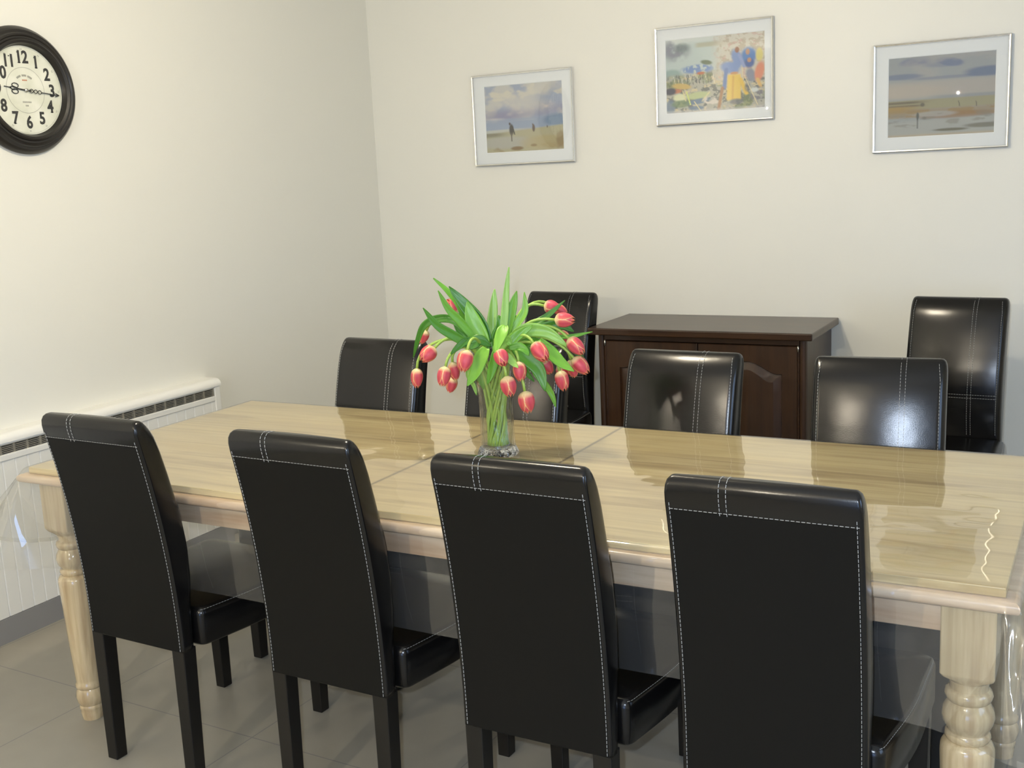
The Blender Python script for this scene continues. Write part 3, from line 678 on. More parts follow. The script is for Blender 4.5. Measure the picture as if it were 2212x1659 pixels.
def paint1():
    img = np.ones((HN, WN, 3)) * A3((160, 170, 188)); n = fbm((HN, WN), (4, 4), 5); n2 = fbm((HN, WN), (7, 5), 11)
    img = lay(img, sm(n, .42, .62) * (V_ < .55), (196, 196, 190)); img = lay(img, sm(n2, .55, .7) * (V_ < .5) * .8, (212, 208, 190))
    img = lay(img, blob(.27, .46, .30, .09, 0, .8) * .9 + blob(.85, .40, .25, .08, 0, .8) * .7, (146, 146, 170))
    img = lay(img, blob(.52, .28, .28, .10, .2, .8) * .7 + blob(.75, .1, .22, .08, -.3, .8) * .6, (206, 203, 192)); img = lay(img, (blob(.12, .52, .13, .03, 0, .8) + blob(.45, .40, .12, .035, -.3, .9) + blob(.8, .34, .08, .05, -.5, .9)) * sm(n2, .3, .6), (214, 206, 194))
    img = lay(img, band(.50, .66) * .7, (150, 165, 185)); img = lay(img, blob(.92, .56, .16, .09) * .8, (120, 142, 165))
    hz = .655 - .02 * U_
    img = lay(img, sm(V_, hz, hz + .02) * sm(-U_, -.7, -.3), (186, 190, 180)); img = lay(img, sm(V_, hz + .045 - .06 * U_, hz + .08 - .06 * U_), (176, 172, 142))
    img = lay(img, sm(V_, .70, .72) * (1 - sm(V_, .74, .80)) * sm(-U_, -.35, -.1), (138, 136, 116)); img = lay(img, blob(.25, .86, .35, .09) * .7, (176, 178, 172))
    img = lay(img, sm(n2, .5, .65) * sm(V_, .85, .95) * .7, (150, 132, 98)); img = lay(img, blob(.78, .88, .32, .1) * .6, (178, 164, 120)); img = lay(img, blob(.40, .955, .08, .03) + blob(.62, .92, .04, .02) * .7 + blob(.97, .85, .06, .12) * .6, (138, 118, 86))
    img = lay(img, blob(.335, .67, .028, .085) + line(.35, .62, .375, .74, .008), (86, 84, 78)); img = lay(img, line(.335, .72, .335, .84, .007), (110, 104, 92)); img = lay(img, blob(.315, .58, .012, .02), (90, 84, 76))
    img = lay(img, blob(.625, .665, .018, .055) + blob(.615, .61, .008, .014), (110, 98, 88)); img = lay(img, blob(.80, .655, .006, .02), (104, 98, 92)); return img
def paint3():
    img = np.ones((HN, WN, 3)) * A3((152, 158, 160)); n = fbm((HN, WN), (5, 3), 31); n2 = fbm((HN, WN), (22, 8), 41)
    img = lay(img, blob(.25, .06, .14, .05, -.1) + blob(.58, .09, .12, .05, .3) + blob(.5, .1, .2, .05) * .5, (118, 130, 152)); img = lay(img, sm(n, .5, .7) * (V_ < .3) * .6, (166, 165, 162))
    img = lay(img, blob(.12, .24, .2, .035) * .8 + blob(.95, .24, .22, .06) + blob(.6, .28, .4, .02) * .5, (112, 126, 148)); img = lay(img, band(.31, .52, .03) * .8, (172, 168, 160)); img = lay(img, blob(.15, .43, .4, .08) * .5, (180, 172, 158))
    img = lay(img, band(.50, .545, .012) * sm(U_, .3, .6) * .7, (138, 146, 152)); img = lay(img, band(.54, .66, .012), (152, 150, 124)); img = lay(img, band(.555, .585, .008) * sm(-U_, -.45, -.2) + band(.60, .625, .008) * sm(-U_, -.4, -.25), (116, 110, 94))
    img = lay(img, band(.62, .70, .02) * sm(-U_, -.4, -.1), (162, 138, 92)); img = lay(img, band(.66, .76, .02) * (1 - .3 * (n2 > .5)), (150, 132, 100)); img = lay(img, blob(.66, .75, .35, .045) * .7, (146, 116, 84))
    img = lay(img, blob(.45, .73, .2, .035) * .7, (164, 168, 168)); img = lay(img, sm(V_, .79 - .03 * U_, .84 - .03 * U_), (164, 168, 164)); img = lay(img, sm(n2, .52, .66) * band(.72, .88, .03) * .55, (130, 128, 116))
    img = lay(img, blob(.6, .935, .16, .018) + blob(.93, .9, .2, .03) * .8, (112, 112, 98)); img = lay(img, sm(V_, .96, .99) * .8, (178, 166, 142))
    img = lay(img, blob(.285, .745, .013, .045) + line(.285, .76, .285, .90, .006) * .8, (92, 98, 96)); img = lay(img, line(.67, .59, .68, .65, .004) + line(.83, .60, .835, .66, .004) + blob(.33, .605, .02, .025) * .8, (98, 96, 90)); img = lay(img, blob(.35, .775, .02, .02) * .6, (110, 112, 108)); return img
def paint2():
    n = fbm((HN, WN), (6, 6), 51, 5); n2 = fbm((HN, WN), (24, 30), 61, 3); n3 = fbm((HN, WN), (26, 20), 71, 3)
    img = np.ones((HN, WN, 3)) * A3((186, 200, 196)); img = lay(img, band(-.1, .06, .04), (205, 212, 206))
    img = lay(img, blob(.10, .14, .14, .14, 0, .5) * sm(n, .35, .55), (138, 142, 152)); img = lay(img, blob(.17, .12, .07, .06, 0, .5) * .7, (108, 124, 122)); img = lay(img, band(.07, .13, .015) * sm(U_, .28, .35) * (1 - sm(U_, .55, .7)), (178, 180, 160))
    img = lay(img, blob(.06, .48, .1, .08) * .7, (130, 158, 154))
    lower = sm(V_, .46 - .10 * U_, .56 - .10 * U_); img = lay(img, lower * .9, (176, 174, 160)); img = lay(img, lower * sm(n2, .5, .6), (118, 122, 118)); img = lay(img, lower * sm(n3, .58, .66) * .9, (206, 196, 160)); img = lay(img, lower * sm(n, .58, .68) * .7, (120, 134, 96))
    right = sm(U_, .45, .6) * (V_ < .6); img = lay(img, right * .8, (208, 202, 186)); img = lay(img, right * sm(n2, .52, .62) * .7, (176, 164, 142)); img = lay(img, right * sm(n3, .6, .7) * .6, (196, 160, 150))
    img = lay(img, blob(.33, .42, .16, .06) * sm(n2, .35, .5), (120, 146, 190)); img = lay(img, blob(.36, .48, .04, .02), (186, 120, 90)); img = lay(img, blob(.42, .34, .06, .03, .3), (104, 118, 96))
    for i in range(16):
        u = .08 + i * .027; img = lay(img, line(u, .50 + .02 * math.sin(i * 5), u + .012, .60 + .03 * math.sin(i * 3), .003) * .8, (88, 88, 92) if i % 3 else (228, 222, 206))
    img = lay(img, blob(.16, .64, .10, .04, .2) * .9, (206, 178, 110)); img = lay(img, blob(.10, .70, .06, .03), (192, 130, 100)); img = lay(img, blob(.14, .79, .07, .05), (214, 218, 180)); img = lay(img, blob(.04, .70, .06, .05), (84, 86, 96))
    img = lay(img, blob(.33, .78, .12, .05, -.1), (186, 198, 150)); img = lay(img, blob(.33, .86, .13, .035, -.2) + blob(.31, .95, .08, .03) * .9 + blob(.04, .92, .05, .1) * .8, (112, 134, 156)); img = lay(img, blob(.15, .88, .10, .05) * .8, (116, 140, 104)); img = lay(img, blob(.46, .88, .09, .09) * sm(n3, .4, .6), (214, 208, 196))
    img = lay(img, line(.21, .72, .25, .90, .007), (210, 222, 130)); img = lay(img, line(.17, .70, .2, .84, .005) + line(.29, .86, .36, 1.0, .005) + line(.37, .86, .45, .74, .005), (220, 212, 160))
    # fishermen: blue smocks and yellow oilskins
    img = lay(img, blob(.845, .30, .075, .11), (96, 136, 190)); img = lay(img, blob(.85, .40, .05, .06), (88, 110, 160)); img = lay(img, blob(.865, .56, .045, .09, -.2), (140, 146, 160)); img = lay(img, blob(.835, .25, .02, .04) + blob(.85, .36, .02, .03), (190, 150, 120))
    img = lay(img, blob(.66, .44, .10, .075, .5) + blob(.73, .32, .05, .12, -.25), (128, 152, 196)); img = lay(img, line(.62, .46, .60, .70, .022), (112, 136, 182)); img = lay(img, line(.75, .28, .80, .44, .016), (146, 160, 200)); img = lay(img, blob(.73, .21, .022, .04), (150, 106, 84)); img = lay(img, blob(.70, .52, .04, .02), (200, 150, 110))
    trap = sm(V_, .52, .55) * (1 - sm(V_, .86, .89)) * (1 - sm(np.abs(U_ - .70 + .02 * (V_ - .5)), .055 + .02 * (V_ - .5), .075 + .02 * (V_ - .5))); img = lay(img, trap, (226, 196, 104)); img = lay(img, line(.69, .56, .68, .86, .012) * .6, (206, 160, 90)); img = lay(img, line(.76, .60, .82, .80, .022), (222, 190, 96))
    img = lay(img, line(.58, .70, .54, .98, .018), (170, 134, 104)); img = lay(img, blob(.95, .30, .035, .09), (214, 204, 130)); img = lay(img, blob(.95, .52, .045, .13, .15), (216, 146, 120)); img = lay(img, line(.93, .62, .96, .72, .018), (214, 180, 120)); img = lay(img, blob(.93, .82, .07, .1) * sm(n2, .35, .6), (132, 132, 136)); img = lay(img, blob(.90, .76, .04, .03), (204, 210, 206))
    img = lay(img, blob(.72, .90, .07, .04) * .8 + blob(.83, .72, .03, .06) * .6, (112, 116, 120)); img = lay(img, sm(V_, .95, 1.0) * .6, (206, 206, 204)); img = lay(img, line(.80, .56, .93, .96, .004) + line(.78, .46, .79, .62, .004), (222, 210, 170)); return img
def picture(name_label, x0, x1, z0, z1, pu, pv, paint, tilt=.0):
    w_, h_ = x1 - x0, z1 - z0
    root = empty('framed_picture', name_label, 'picture', ((x0 + x1) / 2, 0, z0), 0, 'framed watercolours on the back wall')
    fw, fd = .0095, .020
    b = MB(); out = [(-w_ / 2, 0), (w_ / 2, 0), (w_ / 2, h_), (-w_ / 2, h_)]
    def rc(i): return [(-w_ / 2 + i, i), (w_ / 2 - i, i), (w_ / 2 - i, h_ - i), (-w_ / 2 + i, h_ - i)]
    b.loops([[(x, -.001, z) for x, z in rc(0)], [(x, -fd + .003, z) for x, z in rc(0)], [(x, -fd, z) for x, z in rc(.003)], [(x, -fd + .001, z) for x, z in rc(fw - .002)], [(x, -fd + .007, z) for x, z in rc(fw)], [(x, -.001, z) for x, z in rc(fw)]], False, False)
    b.build('frame', M['alu'], root)
    b = MB(); px0, px1 = -w_ / 2 + pu[0] * w_, -w_ / 2 + pu[1] * w_; pz1, pz0 = h_ - pv[0] * h_, h_ - pv[1] * h_
    I = rc(fw * .8); P = [(px0, pz0), (px1, pz0), (px1, pz1), (px0, pz1)]; P2 = [(px0 - .003, pz0 - .003), (px1 + .003, pz0 - .003), (px1 + .003, pz1 + .003), (px0 - .003, pz1 + .003)]
    b.loops([[(x, -.004, z) for x, z in I], [(x, -.010, z) for x, z in I], [(x, -.010, z) for x, z in P2], [(x, -.0085, z) for x, z in P]], False, False); b.build('mount', M['mount'], root)
    # the print: a flat sheet whose paint is stored as vertex colour
    img = paint(); me = bpy.data.meshes.new('print'); xs_ = px0 + (px1 - px0) * U_; zs_ = pz1 - (pz1 - pz0) * V_
    co = np.stack([xs_, np.full_like(xs_, -.0082), zs_], -1).reshape(-1, 3)
    fs = [(j * WN + i, (j + 1) * WN + i, (j + 1) * WN + i + 1, j * WN + i + 1) for j in range(HN - 1) for i in range(WN - 1)]
    me.from_pydata(co.tolist(), [], fs); ca = me.color_attributes.new('paint', 'FLOAT_COLOR', 'POINT'); col = np.concatenate([img, np.ones((HN, WN, 1))], -1).astype('f4').ravel(); ca.data.foreach_set('color', col)
    me.materials.append(M['print']); o = bpy.data.objects.new('print', me); C.objects.link(o); o.parent = root
    b = MB(); I = rc(fw * .9); b.loops([[(x, -.0150, z) for x, z in I], [(x, -.0135, z) for x, z in I]]); b.build('glass_pane', M['pane'], root)
    root.rotation_euler = (0, 0, 0); return root
m = M['print'] = mat('watercolour_print', (.5, .5, .5), .7); vc = N(m, 'ShaderNodeVertexColor', layer_name='paint'); L(m, vc.outputs[0], bsdf(m).inputs['Base Color'])
picture('silver-framed seascape with two figures on a beach under clouds, leftmost picture', .598, 1.136, 1.548, 1.976, (.123, .890), (.130, .855), paint1)
picture('silver-framed colourful harbour scene with fishermen in yellow and blue, highest picture', 1.544, 2.072, 1.683, 2.104, (.090, .925), (.135, .875), paint2)
picture('silver-framed muted estuary view with grey sky and mudflats, rightmost picture', 2.480, 2.991, 1.519, 1.945, (.117, .895), (.135, .860), paint3)

# ------------------------------------------------------------------ vase and tulips
VB = Vector((1.95, -2.30, ZT + .0035))
root = empty('flower_vase', 'clear cut-glass vase full of tulip stems on the pine table', 'vase', VB)
def spiral(pr, n, tw, amp, c0=True, c1=True):
    b = MB(); Ls = []
    for r_, z in pr:
        Ls.append([((r_ * (1 + amp * math.cos(12 * (2 * PI * j / n + tw * z)))) * math.cos(2 * PI * j / n), (r_ * (1 + amp * math.cos(12 * (2 * PI * j / n + tw * z)))) * math.sin(2 * PI * j / n), z) for j in range(n)])
    b.loops(Ls, c0, c1); return b
prof = [(.047, .022), (.0465, .04), (.045, .07), (.0445, .10), (.0455, .135), (.048, .165), (.052, .195), (.056, .225), (.060, .25), (.0635, .272), (.0642, .277), (.0632, .280)]
inn = [(r_ - .0045, z) for r_, z in reversed(prof[:-1])]
b = spiral(prof + inn, 96, 6.0, .018, False, False); b.build('glass_body', M['vase'], root, smooth=True)
b = spiral([(.052, .0), (.0545, .003), (.0535, .010), (.049, .020), (.0465, .0235), (.030, .0245)], 72, 6.0, .03); b.build('glass_foot', M['foot'], root, smooth=True)
b = MB(); b.lathe([(.041, .026), (.0395, .10), (.0425, .165), (.0475, .195)], 40); b.build('water', M['water'], root, smooth=True)
BLOOMS=[
 ((-0.1103, 0.0069, 0.3785),(-0.1276, -0.0138, 0.4179),0.95),
 ((-0.2061, 0.0003, 0.3312),(-0.2259, 0.0008, 0.2977),0.75),
 ((-0.1244, -0.0905, 0.3001),(-0.1478, -0.1254, 0.2698),1.12),
 ((-0.1796, -0.0977, 0.2449),(-0.1829, -0.0995, 0.1908),0.88),
 ((-0.081, -0.1117, 0.2562),(-0.0873, -0.126, 0.2042),0.95),
 ((-0.0963, -0.0528, 0.2573),(-0.0901, -0.0494, 0.2062),0.85),
 ((-0.1221, -0.0108, 0.2068),(-0.139, -0.0089, 0.163),0.85),
 ((0.0016, -0.1348, 0.3056),(-0.0035, -0.1593, 0.2523),1.12),
 ((0.0758, -0.106, 0.3041),(0.101, -0.1255, 0.2667),1.00),
 ((0.109, -0.0653, 0.2688),(0.117, -0.0717, 0.217),0.95),
 ((0.0899, -0.0977, 0.2358),(0.0974, -0.0931, 0.181),1.10),
 ((0.1244, -0.0675, 0.1927),(0.1309, -0.0636, 0.1342),1.15),
 ((0.131, -0.0203, 0.3087),(0.1773, -0.0397, 0.2677),1.10),
 ((0.0949, 0.1175, 0.3877),(0.1373, 0.1292, 0.3791),1.00),
 ((0.154, 0.0592, 0.3588),(0.2058, 0.0758, 0.3569),1.05),
 ((0.1263, 0.1345, 0.3148),(0.1536, 0.138, 0.2929),0.80),
 ((0.1883, 0.0667, 0.31),(0.2307, 0.0674, 0.2692),1.05),
 ((0.2023, 0.0633, 0.2603),(0.2396, 0.0725, 0.217),1.05),
 ((0.1792, 0.0957, 0.2482),(0.1821, 0.1085, 0.1976),0.90),
 ((0.1045, 0.0778, 0.2467),(0.1243, 0.0885, 0.2089),0.95),
 ((0.1738, 0.0369, 0.2292),(0.1842, 0.0428, 0.1739),0.98),
 ((0.1437, 0.099, 0.231),(0.1529, 0.104, 0.1999),0.85),
 ((0.0991, 0.1651, 0.38),(0.1205, 0.1766, 0.3652),0.80),
]
LEAVES=[
 (0,[(0.0273, 0.0024, 0.3102), (0.0326, 0.0088, 0.3659), (0.039, 0.0156, 0.4345), (0.0462, 0.0227, 0.4999)],0.0206,0.3),
 (1,[(-0.0188, 0.0226, 0.2989), (-0.0185, 0.0302, 0.3451), (-0.015, 0.0394, 0.3944), (-0.0139, 0.0475, 0.4396)],0.0280,0.0),
 (2,[(0.0283, 0.0142, 0.3084), (0.0385, 0.0195, 0.3546), (0.0512, 0.0261, 0.4004), (0.0612, 0.0313, 0.4368)],0.0293,0.4),
 (3,[(0.005, -0.032, 0.3082), (-0.0188, -0.0377, 0.3614), (-0.0515, -0.0481, 0.4083), (-0.0886, -0.0609, 0.458)],0.0400,0.2),
 (3,[(0.0088, -0.0524, 0.305), (-0.0104, -0.0554, 0.3312), (-0.0259, -0.0566, 0.3737), (-0.039, -0.0565, 0.4177)],0.0500,0.1),
 (0,[(-0.0605, -0.0338, 0.3399), (-0.0727, -0.0331, 0.3961), (-0.1028, -0.042, 0.4416), (-0.1391, -0.0543, 0.4787)],0.0206,0.3),
 (5,[(-0.0134, -0.0645, 0.3194), (-0.0418, -0.0877, 0.3679), (-0.0648, -0.1079, 0.406), (-0.0817, -0.1252, 0.4543)],0.0220,0.2),
 (5,[(-0.015, -0.0765, 0.3015), (-0.051, -0.1074, 0.3347), (-0.0837, -0.1365, 0.3674), (-0.1072, -0.161, 0.4141)],0.0253,0.3),
 (6,[(-0.0292, -0.0392, 0.3017), (-0.0757, -0.0511, 0.362), (-0.122, -0.0625, 0.3732), (-0.1643, -0.0718, 0.3563), (-0.1893, -0.0716, 0.3152), (-0.2083, -0.0684, 0.2665)],0.0220,0.1),
 (7,[(0.0234, -0.0782, 0.303), (0.0191, -0.099, 0.2802), (0.0114, -0.1214, 0.2448), (0.0018, -0.1449, 0.2149)],0.0366,0.2),
 (7,[(-0.0083, -0.073, 0.3208), (-0.0279, -0.091, 0.3198), (-0.0452, -0.1077, 0.3055), (-0.0568, -0.1213, 0.291)],0.0200,0.2),
 (8,[(0.0783, -0.0717, 0.3619), (0.08, -0.0894, 0.3484), (0.0785, -0.1086, 0.3257), (0.0774, -0.1275, 0.2994)],0.0306,0.1),
 (9,[(0.0765, -0.0271, 0.3031), (0.1073, -0.0253, 0.2776), (0.143, -0.0207, 0.2389), (0.1616, -0.0252, 0.186)],0.0433,0.2),
 (9,[(0.1009, 0.0312, 0.221), (0.1259, 0.0447, 0.1893), (0.1408, 0.0528, 0.1581), (0.1487, 0.0571, 0.1264)],0.0186,0.2),
 (10,[(0.0583, 0.0305, 0.2598), (0.069, 0.0363, 0.2356), (0.0798, 0.0422, 0.2113), (0.0923, 0.0489, 0.1937)],0.0167,0.2),
 (12,[(0.1296, 0.0126, 0.3117), (0.1643, 0.0128, 0.2799), (0.1934, 0.01, 0.2552), (0.2286, 0.0106, 0.2343)],0.0333,0.2),
 (12,[(0.0466, 0.0016, 0.3109), (0.0912, 0.018, 0.3362), (0.1429, 0.0384, 0.3279), (0.1918, 0.0575, 0.29)],0.0366,0.1),
 (13,[(0.0399, 0.0205, 0.3078), (0.0745, 0.0502, 0.3377), (0.1146, 0.0831, 0.3607), (0.158, 0.1176, 0.403)],0.0220,0.3),
 (14,[(0.0603, 0.0315, 0.3067), (0.1063, 0.06, 0.3304), (0.1548, 0.0898, 0.3406), (0.1848, 0.1098, 0.3217)],0.0320,0.1),
 (15,[(0.0716, 0.0376, 0.2994), (0.1215, 0.072, 0.3089), (0.1741, 0.1078, 0.3083), (0.2235, 0.1419, 0.3173)],0.0147,0.5),
 (13,[(0.0312, 0.0158, 0.3082), (0.0562, 0.0366, 0.3526), (0.0719, 0.0524, 0.384), (0.0691, 0.0582, 0.4314)],0.0233,0.2),
 (4,[(0.0525, -0.0848, 0.2953), (0.0499, -0.086, 0.2694), (0.0414, -0.0903, 0.2405), (0.032, -0.0952, 0.2108)],0.0260,0.2),
 (11,[(0.0872, -0.0885, 0.2907), (0.0981, -0.09, 0.2784), (0.1092, -0.0914, 0.2678), (0.1216, -0.092, 0.2578)],0.0206,0.2),
 (2,[(-0.0592, -0.0328, 0.2492), (-0.0607, -0.0336, 0.2189), (-0.0503, -0.0279, 0.1912), (-0.0439, -0.0245, 0.1643)],0.0133,0.2),
 (17,[(0.1818, 0.097, 0.28), (0.193, 0.1031, 0.266), (0.2042, 0.1092, 0.2536), (0.2155, 0.1153, 0.2395)],0.0133,0.2),
 (4,[(-0.0244, -0.0365, 0.2814), (-0.0257, -0.0371, 0.2547), (-0.0231, -0.0356, 0.2176), (-0.0168, -0.0322, 0.1822)],0.0300,0.2),
 (15,[(0.0591, -0.0365, 0.2975), (0.0787, -0.0224, 0.3221), (0.0978, -0.0085, 0.3369), (0.1169, 0.0055, 0.3517)],0.0266,0.2),
 (16,[(0.084, -0.068, 0.3034), (0.1098, -0.0616, 0.3064), (0.1265, -0.06, 0.297), (0.1373, -0.0614, 0.2841)],0.0220,0.2),
 (20,[(0.1183, 0.0628, 0.3002), (0.1322, 0.0703, 0.2827), (0.1422, 0.0757, 0.2754), (0.1546, 0.0824, 0.2546)],0.0200,0.2),
 (18,[(0.0403, 0.0544, 0.3025), (0.0731, 0.0721, 0.3143), (0.1025, 0.0879, 0.3127), (0.1284, 0.1019, 0.2978)],0.0300,0.2),
 (21,[(-0.0214, -0.0911, 0.3036), (-0.011, -0.0819, 0.3156), (0.0047, -0.0697, 0.3207), (0.0251, -0.0549, 0.3026)],0.0333,0.2),
 (19,[(0.0641, 0.0224, 0.2882), (0.0928, 0.0304, 0.2745), (0.1069, 0.0306, 0.2616), (0.1185, 0.0294, 0.2589)],0.0266,0.2),
 (22,[(-0.0001, 0.0439, 0.2962), (0.0129, 0.0584, 0.3282), (0.0285, 0.0743, 0.3534), (0.0496, 0.0932, 0.3648)],0.0300,0.2),
 (20,[(0.0213, 0.0105, 0.2819), (0.0283, 0.0142, 0.3084), (0.0347, 0.0176, 0.3214), (0.044, 0.0226, 0.3343)],0.0433,0.2),
 (1,[(0.0025, 0.0228, 0.2725), (-0.0005, 0.0249, 0.3059), (0.0081, 0.0333, 0.3385), (0.0021, 0.0337, 0.3719)],0.0400,0.2),
 (8,[(-0.0166, -0.0099, 0.284), (-0.0304, -0.0249, 0.2926), (-0.0377, -0.0364, 0.3143), (-0.0445, -0.0477, 0.3424)],0.0366,0.3),
 (12,[(0.0356, 0.0182, 0.2745), (0.0629, 0.0254, 0.2943), (0.0896, 0.0323, 0.3041), (0.1188, 0.0405, 0.307)],0.0366,0.3),
 (14,[(0.0159, 0.0413, 0.2835), (0.0451, 0.0608, 0.3152), (0.0799, 0.0832, 0.3398), (0.1084, 0.1023, 0.3546)],0.0266,0.3),
 (5,[(-0.0441, -0.0023, 0.2818), (-0.0663, -0.0143, 0.31), (-0.0827, -0.0232, 0.3344), (-0.099, -0.0321, 0.3588)],0.0300,0.3),
 (11,[(0.048, -0.0648, 0.2821), (0.055, -0.0687, 0.3025), (0.0789, -0.0635, 0.3219), (0.0896, -0.065, 0.3031)],0.0300,0.2),
 (16,[(0.0321, 0.0388, 0.2777), (0.0657, 0.0494, 0.3041), (0.1043, 0.0627, 0.3165), (0.1479, 0.0787, 0.312)],0.0300,0.2),
 (3,[(-0.0219, -0.0015, 0.2757), (-0.034, -0.0044, 0.3027), (-0.0405, -0.0042, 0.3227), (-0.0526, -0.007, 0.3496)],0.0433,0.2),
]
def bez(P0, P1, P2, P3, n):
    return [P0 * (1 - t) ** 3 + P1 * 3 * t * (1 - t) ** 2 + P2 * 3 * t * t * (1 - t) + P3 * t ** 3 for t in [i / n for i in range(n + 1)]]
def catmull(P, n=6):
    P = [Vector(p) for p in P]; P = [P[0] * 2 - P[1]] + P + [P[-1] * 2 - P[-2]]; out = []
    for i in range(1, len(P) - 2):
        for k_ in range(n):
            t = k_ / n; a, b_, c_, d = P[i - 1:i + 3]
            out.append(.5 * ((2 * b_) + (c_ - a) * t + (2 * a - 5 * b_ + 4 * c_ - d) * t * t + (3 * b_ - a - 3 * c_ + d) * t ** 3))
    return out + [P[-2]]
def petal_mesh():
    vs_, fs, uvs = [], [], []
    NU, NV = 9, 12; Lh = 1.0
    for k_ in range(6):
        outer = k_ % 2; base = 2 * PI * k_ / 6 + .3; rs = 1.0 if outer else .93
        n0 = len(vs_)
        for j in range(NV + 1):
            v = j / NV
            r_ = .40 * rs * (math.sin(PI * min(1, v * .86 + .08)) ** .62) * (1 - .25 * v) + .012
            if v < .12: r_ *= (v / .12) ** .5 * .8 + .2
            wdt = (math.sin(PI * min(1, (v * .80 + .16))) ** .7) * 1.15 * (1 if v < .82 else max(0, (1 - v) / .18) ** .55)
            for i in range(NU + 1):
                u = i / NU * 2 - 1; a = base + u * wdt * (.98 if outer else .60); rr = r_ * (1 - .03 * u * u) + .012 * outer - (.02 * (1 - u * u) if v > .9 else 0)
                vs_.append((rr * math.cos(a), rr * math.sin(a), v * Lh * (1.0 if outer else 1.02) - .03 * u * u * v)); uvs.append(((u + 1) / 2, v))
        for j in range(NV):
            for i in range(NU):
                a = n0 + j * (NU + 1) + i; fs.append([a, a + 1, a + NU + 2, a + NU + 1])
    me = bpy.data.meshes.new('bloom'); me.from_pydata(vs_, [], fs); uvl = me.uv_layers.new(name='UVMap')
    for l in me.loops: uvl.data[l.index].uv = uvs[l.vertex_index]
    for p in me.polygons: p.use_smooth = True
    me.materials.append(M['petal']); return me
bloom_me = petal_mesh()
rnd = random.Random(8)
tul = []
TL_LABELS = [
 'pink tulip peeking out between upright leaves at the upper left of the vase',
 'small pink tulip half hidden behind the arching leaf at far left',
 'large pink tulip hanging left of the vase against the far black chair',
 'pink tulip hanging lowest and furthest left in the bouquet',
 'pink tulip drooping left of the vase, in front of an orange one',
 'pink tulip behind the cluster left of the vase, half covered by a leaf',
 'orange-tinged tulip at the bottom of the cluster left of the vase',
 'upright-stemmed red tulip with yellow edges hanging just left of the vase rim',
 'pink tulip facing us in front of the vase rim',
 'slim pink tulip hanging at the right side of the vase rim',
 'pink tulip hanging in front of the vase body',
 'large pink tulip hanging lowest, just right of the vase',
 'pink tulip with yellow edge pointing down right, right of the vase rim',
 'pink tulip on a horizontal stem, topmost at the right of the bouquet',
 'pink tulip pointing right below the topmost one, before the chair back',
 'small pink tulip half hidden behind a leaf at the right',
 'pink tulip hanging at the right by the cabinet top',
 'pink tulip furthest right in the bouquet, pointing down right',
 'orange-tipped tulip behind the furthest right tulip',
 'orange-pink tulip behind a leaf, below the yellow-edged one on the right',
 'pink tulip with open ragged tip hanging low on the right',
 'small pink tulip just above the ragged-tipped one on the right',
 'small orange-pink tulip behind the topmost one at the right']
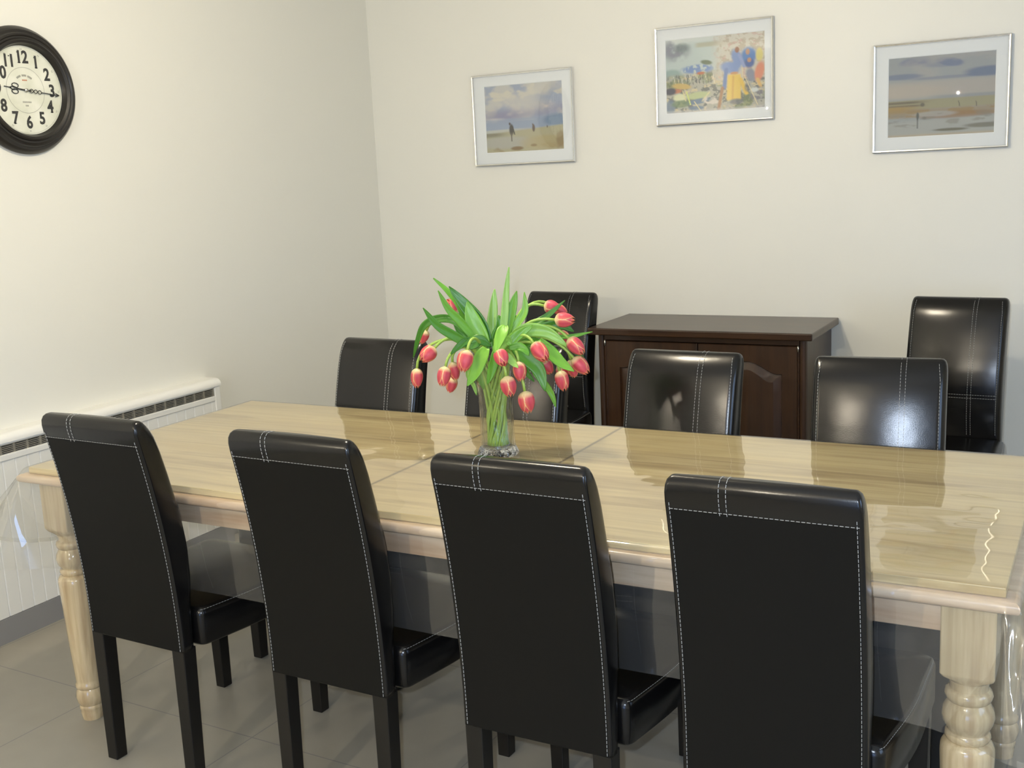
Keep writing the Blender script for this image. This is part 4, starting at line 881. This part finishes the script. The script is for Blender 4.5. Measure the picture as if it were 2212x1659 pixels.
for k_, (bp_, tp, ws) in enumerate(BLOOMS):
    B0, T0 = Vector(bp_), Vector(tp); ax = (T0 - B0); ln = ax.length; ax.normalize()
    ln = max(ln, .044)
    root = empty('tulip', TL_LABELS[k_], 'tulip', VB, 0, 'tulips in the glass vase')
    o = bpy.data.objects.new('bloom', bloom_me); C.objects.link(o); o.parent = root; o.location = B0
    q = ax.to_track_quat('Z', 'Y'); o.rotation_mode = 'QUATERNION'; o.rotation_quaternion = q @ Vector((0, 0, 1)).rotation_difference(Vector((0, 0, 1)))
    o.rotation_quaternion = q @ Matrix.Rotation(rnd.random() * 6.28, 3, 'Z').to_quaternion(); wd = .050 * ws
    o.scale = (wd, wd, ln)
    ang = 2 * PI * k_ / len(BLOOMS) * 3.0 + .4; ang2 = math.atan2(B0.y, B0.x)
    foot = Vector((.026 * math.cos(ang), .026 * math.sin(ang), .028)); rim = Vector((.042 * math.cos(ang2), .042 * math.sin(ang2), .268)); waist = Vector((.022 * math.cos(ang + 1), .022 * math.sin(ang + 1), .12))
    low = catmull([foot, waist, rim], 8); dirr = Vector((math.cos(ang2), math.sin(ang2), 0))
    d_ = (B0 - rim).length; up = min(.12, .35 * d_ + .02)
    P2 = B0 - ax * min(.075, d_ * .45)
    hi = bez(rim, rim + Vector((0, 0, up)) + dirr * .02, P2 + Vector((0, 0, .01)), B0, 14)
    b = MB(); b.tube(low[:-1] + hi, .0038, 8); b.build('stem', M['stem'], root, smooth=True); tul.append(root)
def leaf(pts, wdt, tw, k_):
    P = catmull(pts, 7); n = len(P); vs_, fs, uvs = [], [], []; NU = 6
    nrm0 = (CAM - (VB + P[n // 2])).normalized(); rl = random.Random(k_ * 7 + 1)
    tilt = (rl.random() - .5) * .9 + tw
    tdir = Vector((rl.random() - .5, rl.random() - .5, rl.random() - .2)) * .5
    face = (nrm0 + tdir).normalized()
    for j, p in enumerate(P):
        t = j / (n - 1); tg = (P[min(j + 1, n - 1)] - P[max(j - 1, 0)]).normalized()
        side = tg.cross(face).normalized(); nn = side.cross(tg).normalized()
        prof_ = (math.sin(PI * min(1, .12 + t * .88)) ** .75) * (1 - .15 * t) if t < .999 else 0
        hw = max(.0008, wdt * .56 * prof_ )
        for i in range(NU + 1):
            u = i / NU * 2 - 1; cup = .32 * hw * (u * u) * (1 - .5 * t) + .0012 * math.sin(u * 5 + t * 9)
            vs_.append(tuple(p + side * hw * u * (1 - .08 * u * u) - nn * (.10 * hw - cup * .8))); uvs.append(((u + 1) / 2, t))
    for j in range(n - 1):
        for i in range(NU):
            a = j * (NU + 1) + i; fs.append([a, a + 1, a + NU + 2, a + NU + 1])
    me = bpy.data.meshes.new('leaf'); me.from_pydata(vs_, [], fs); uvl = me.uv_layers.new(name='UVMap')
    for l in me.loops: uvl.data[l.index].uv = uvs[l.vertex_index]
    for p_ in me.polygons: p_.use_smooth = True
    me.materials.append(M['leaf']); return me
for k_, (own, pts, wdt, tw) in enumerate(LEAVES):
    o = bpy.data.objects.new('leaf', leaf(pts, wdt, tw, k_)); C.objects.link(o); o.parent = tul[own]
    md = o.modifiers.new('thickness', 'SOLIDIFY'); md.thickness = .0009
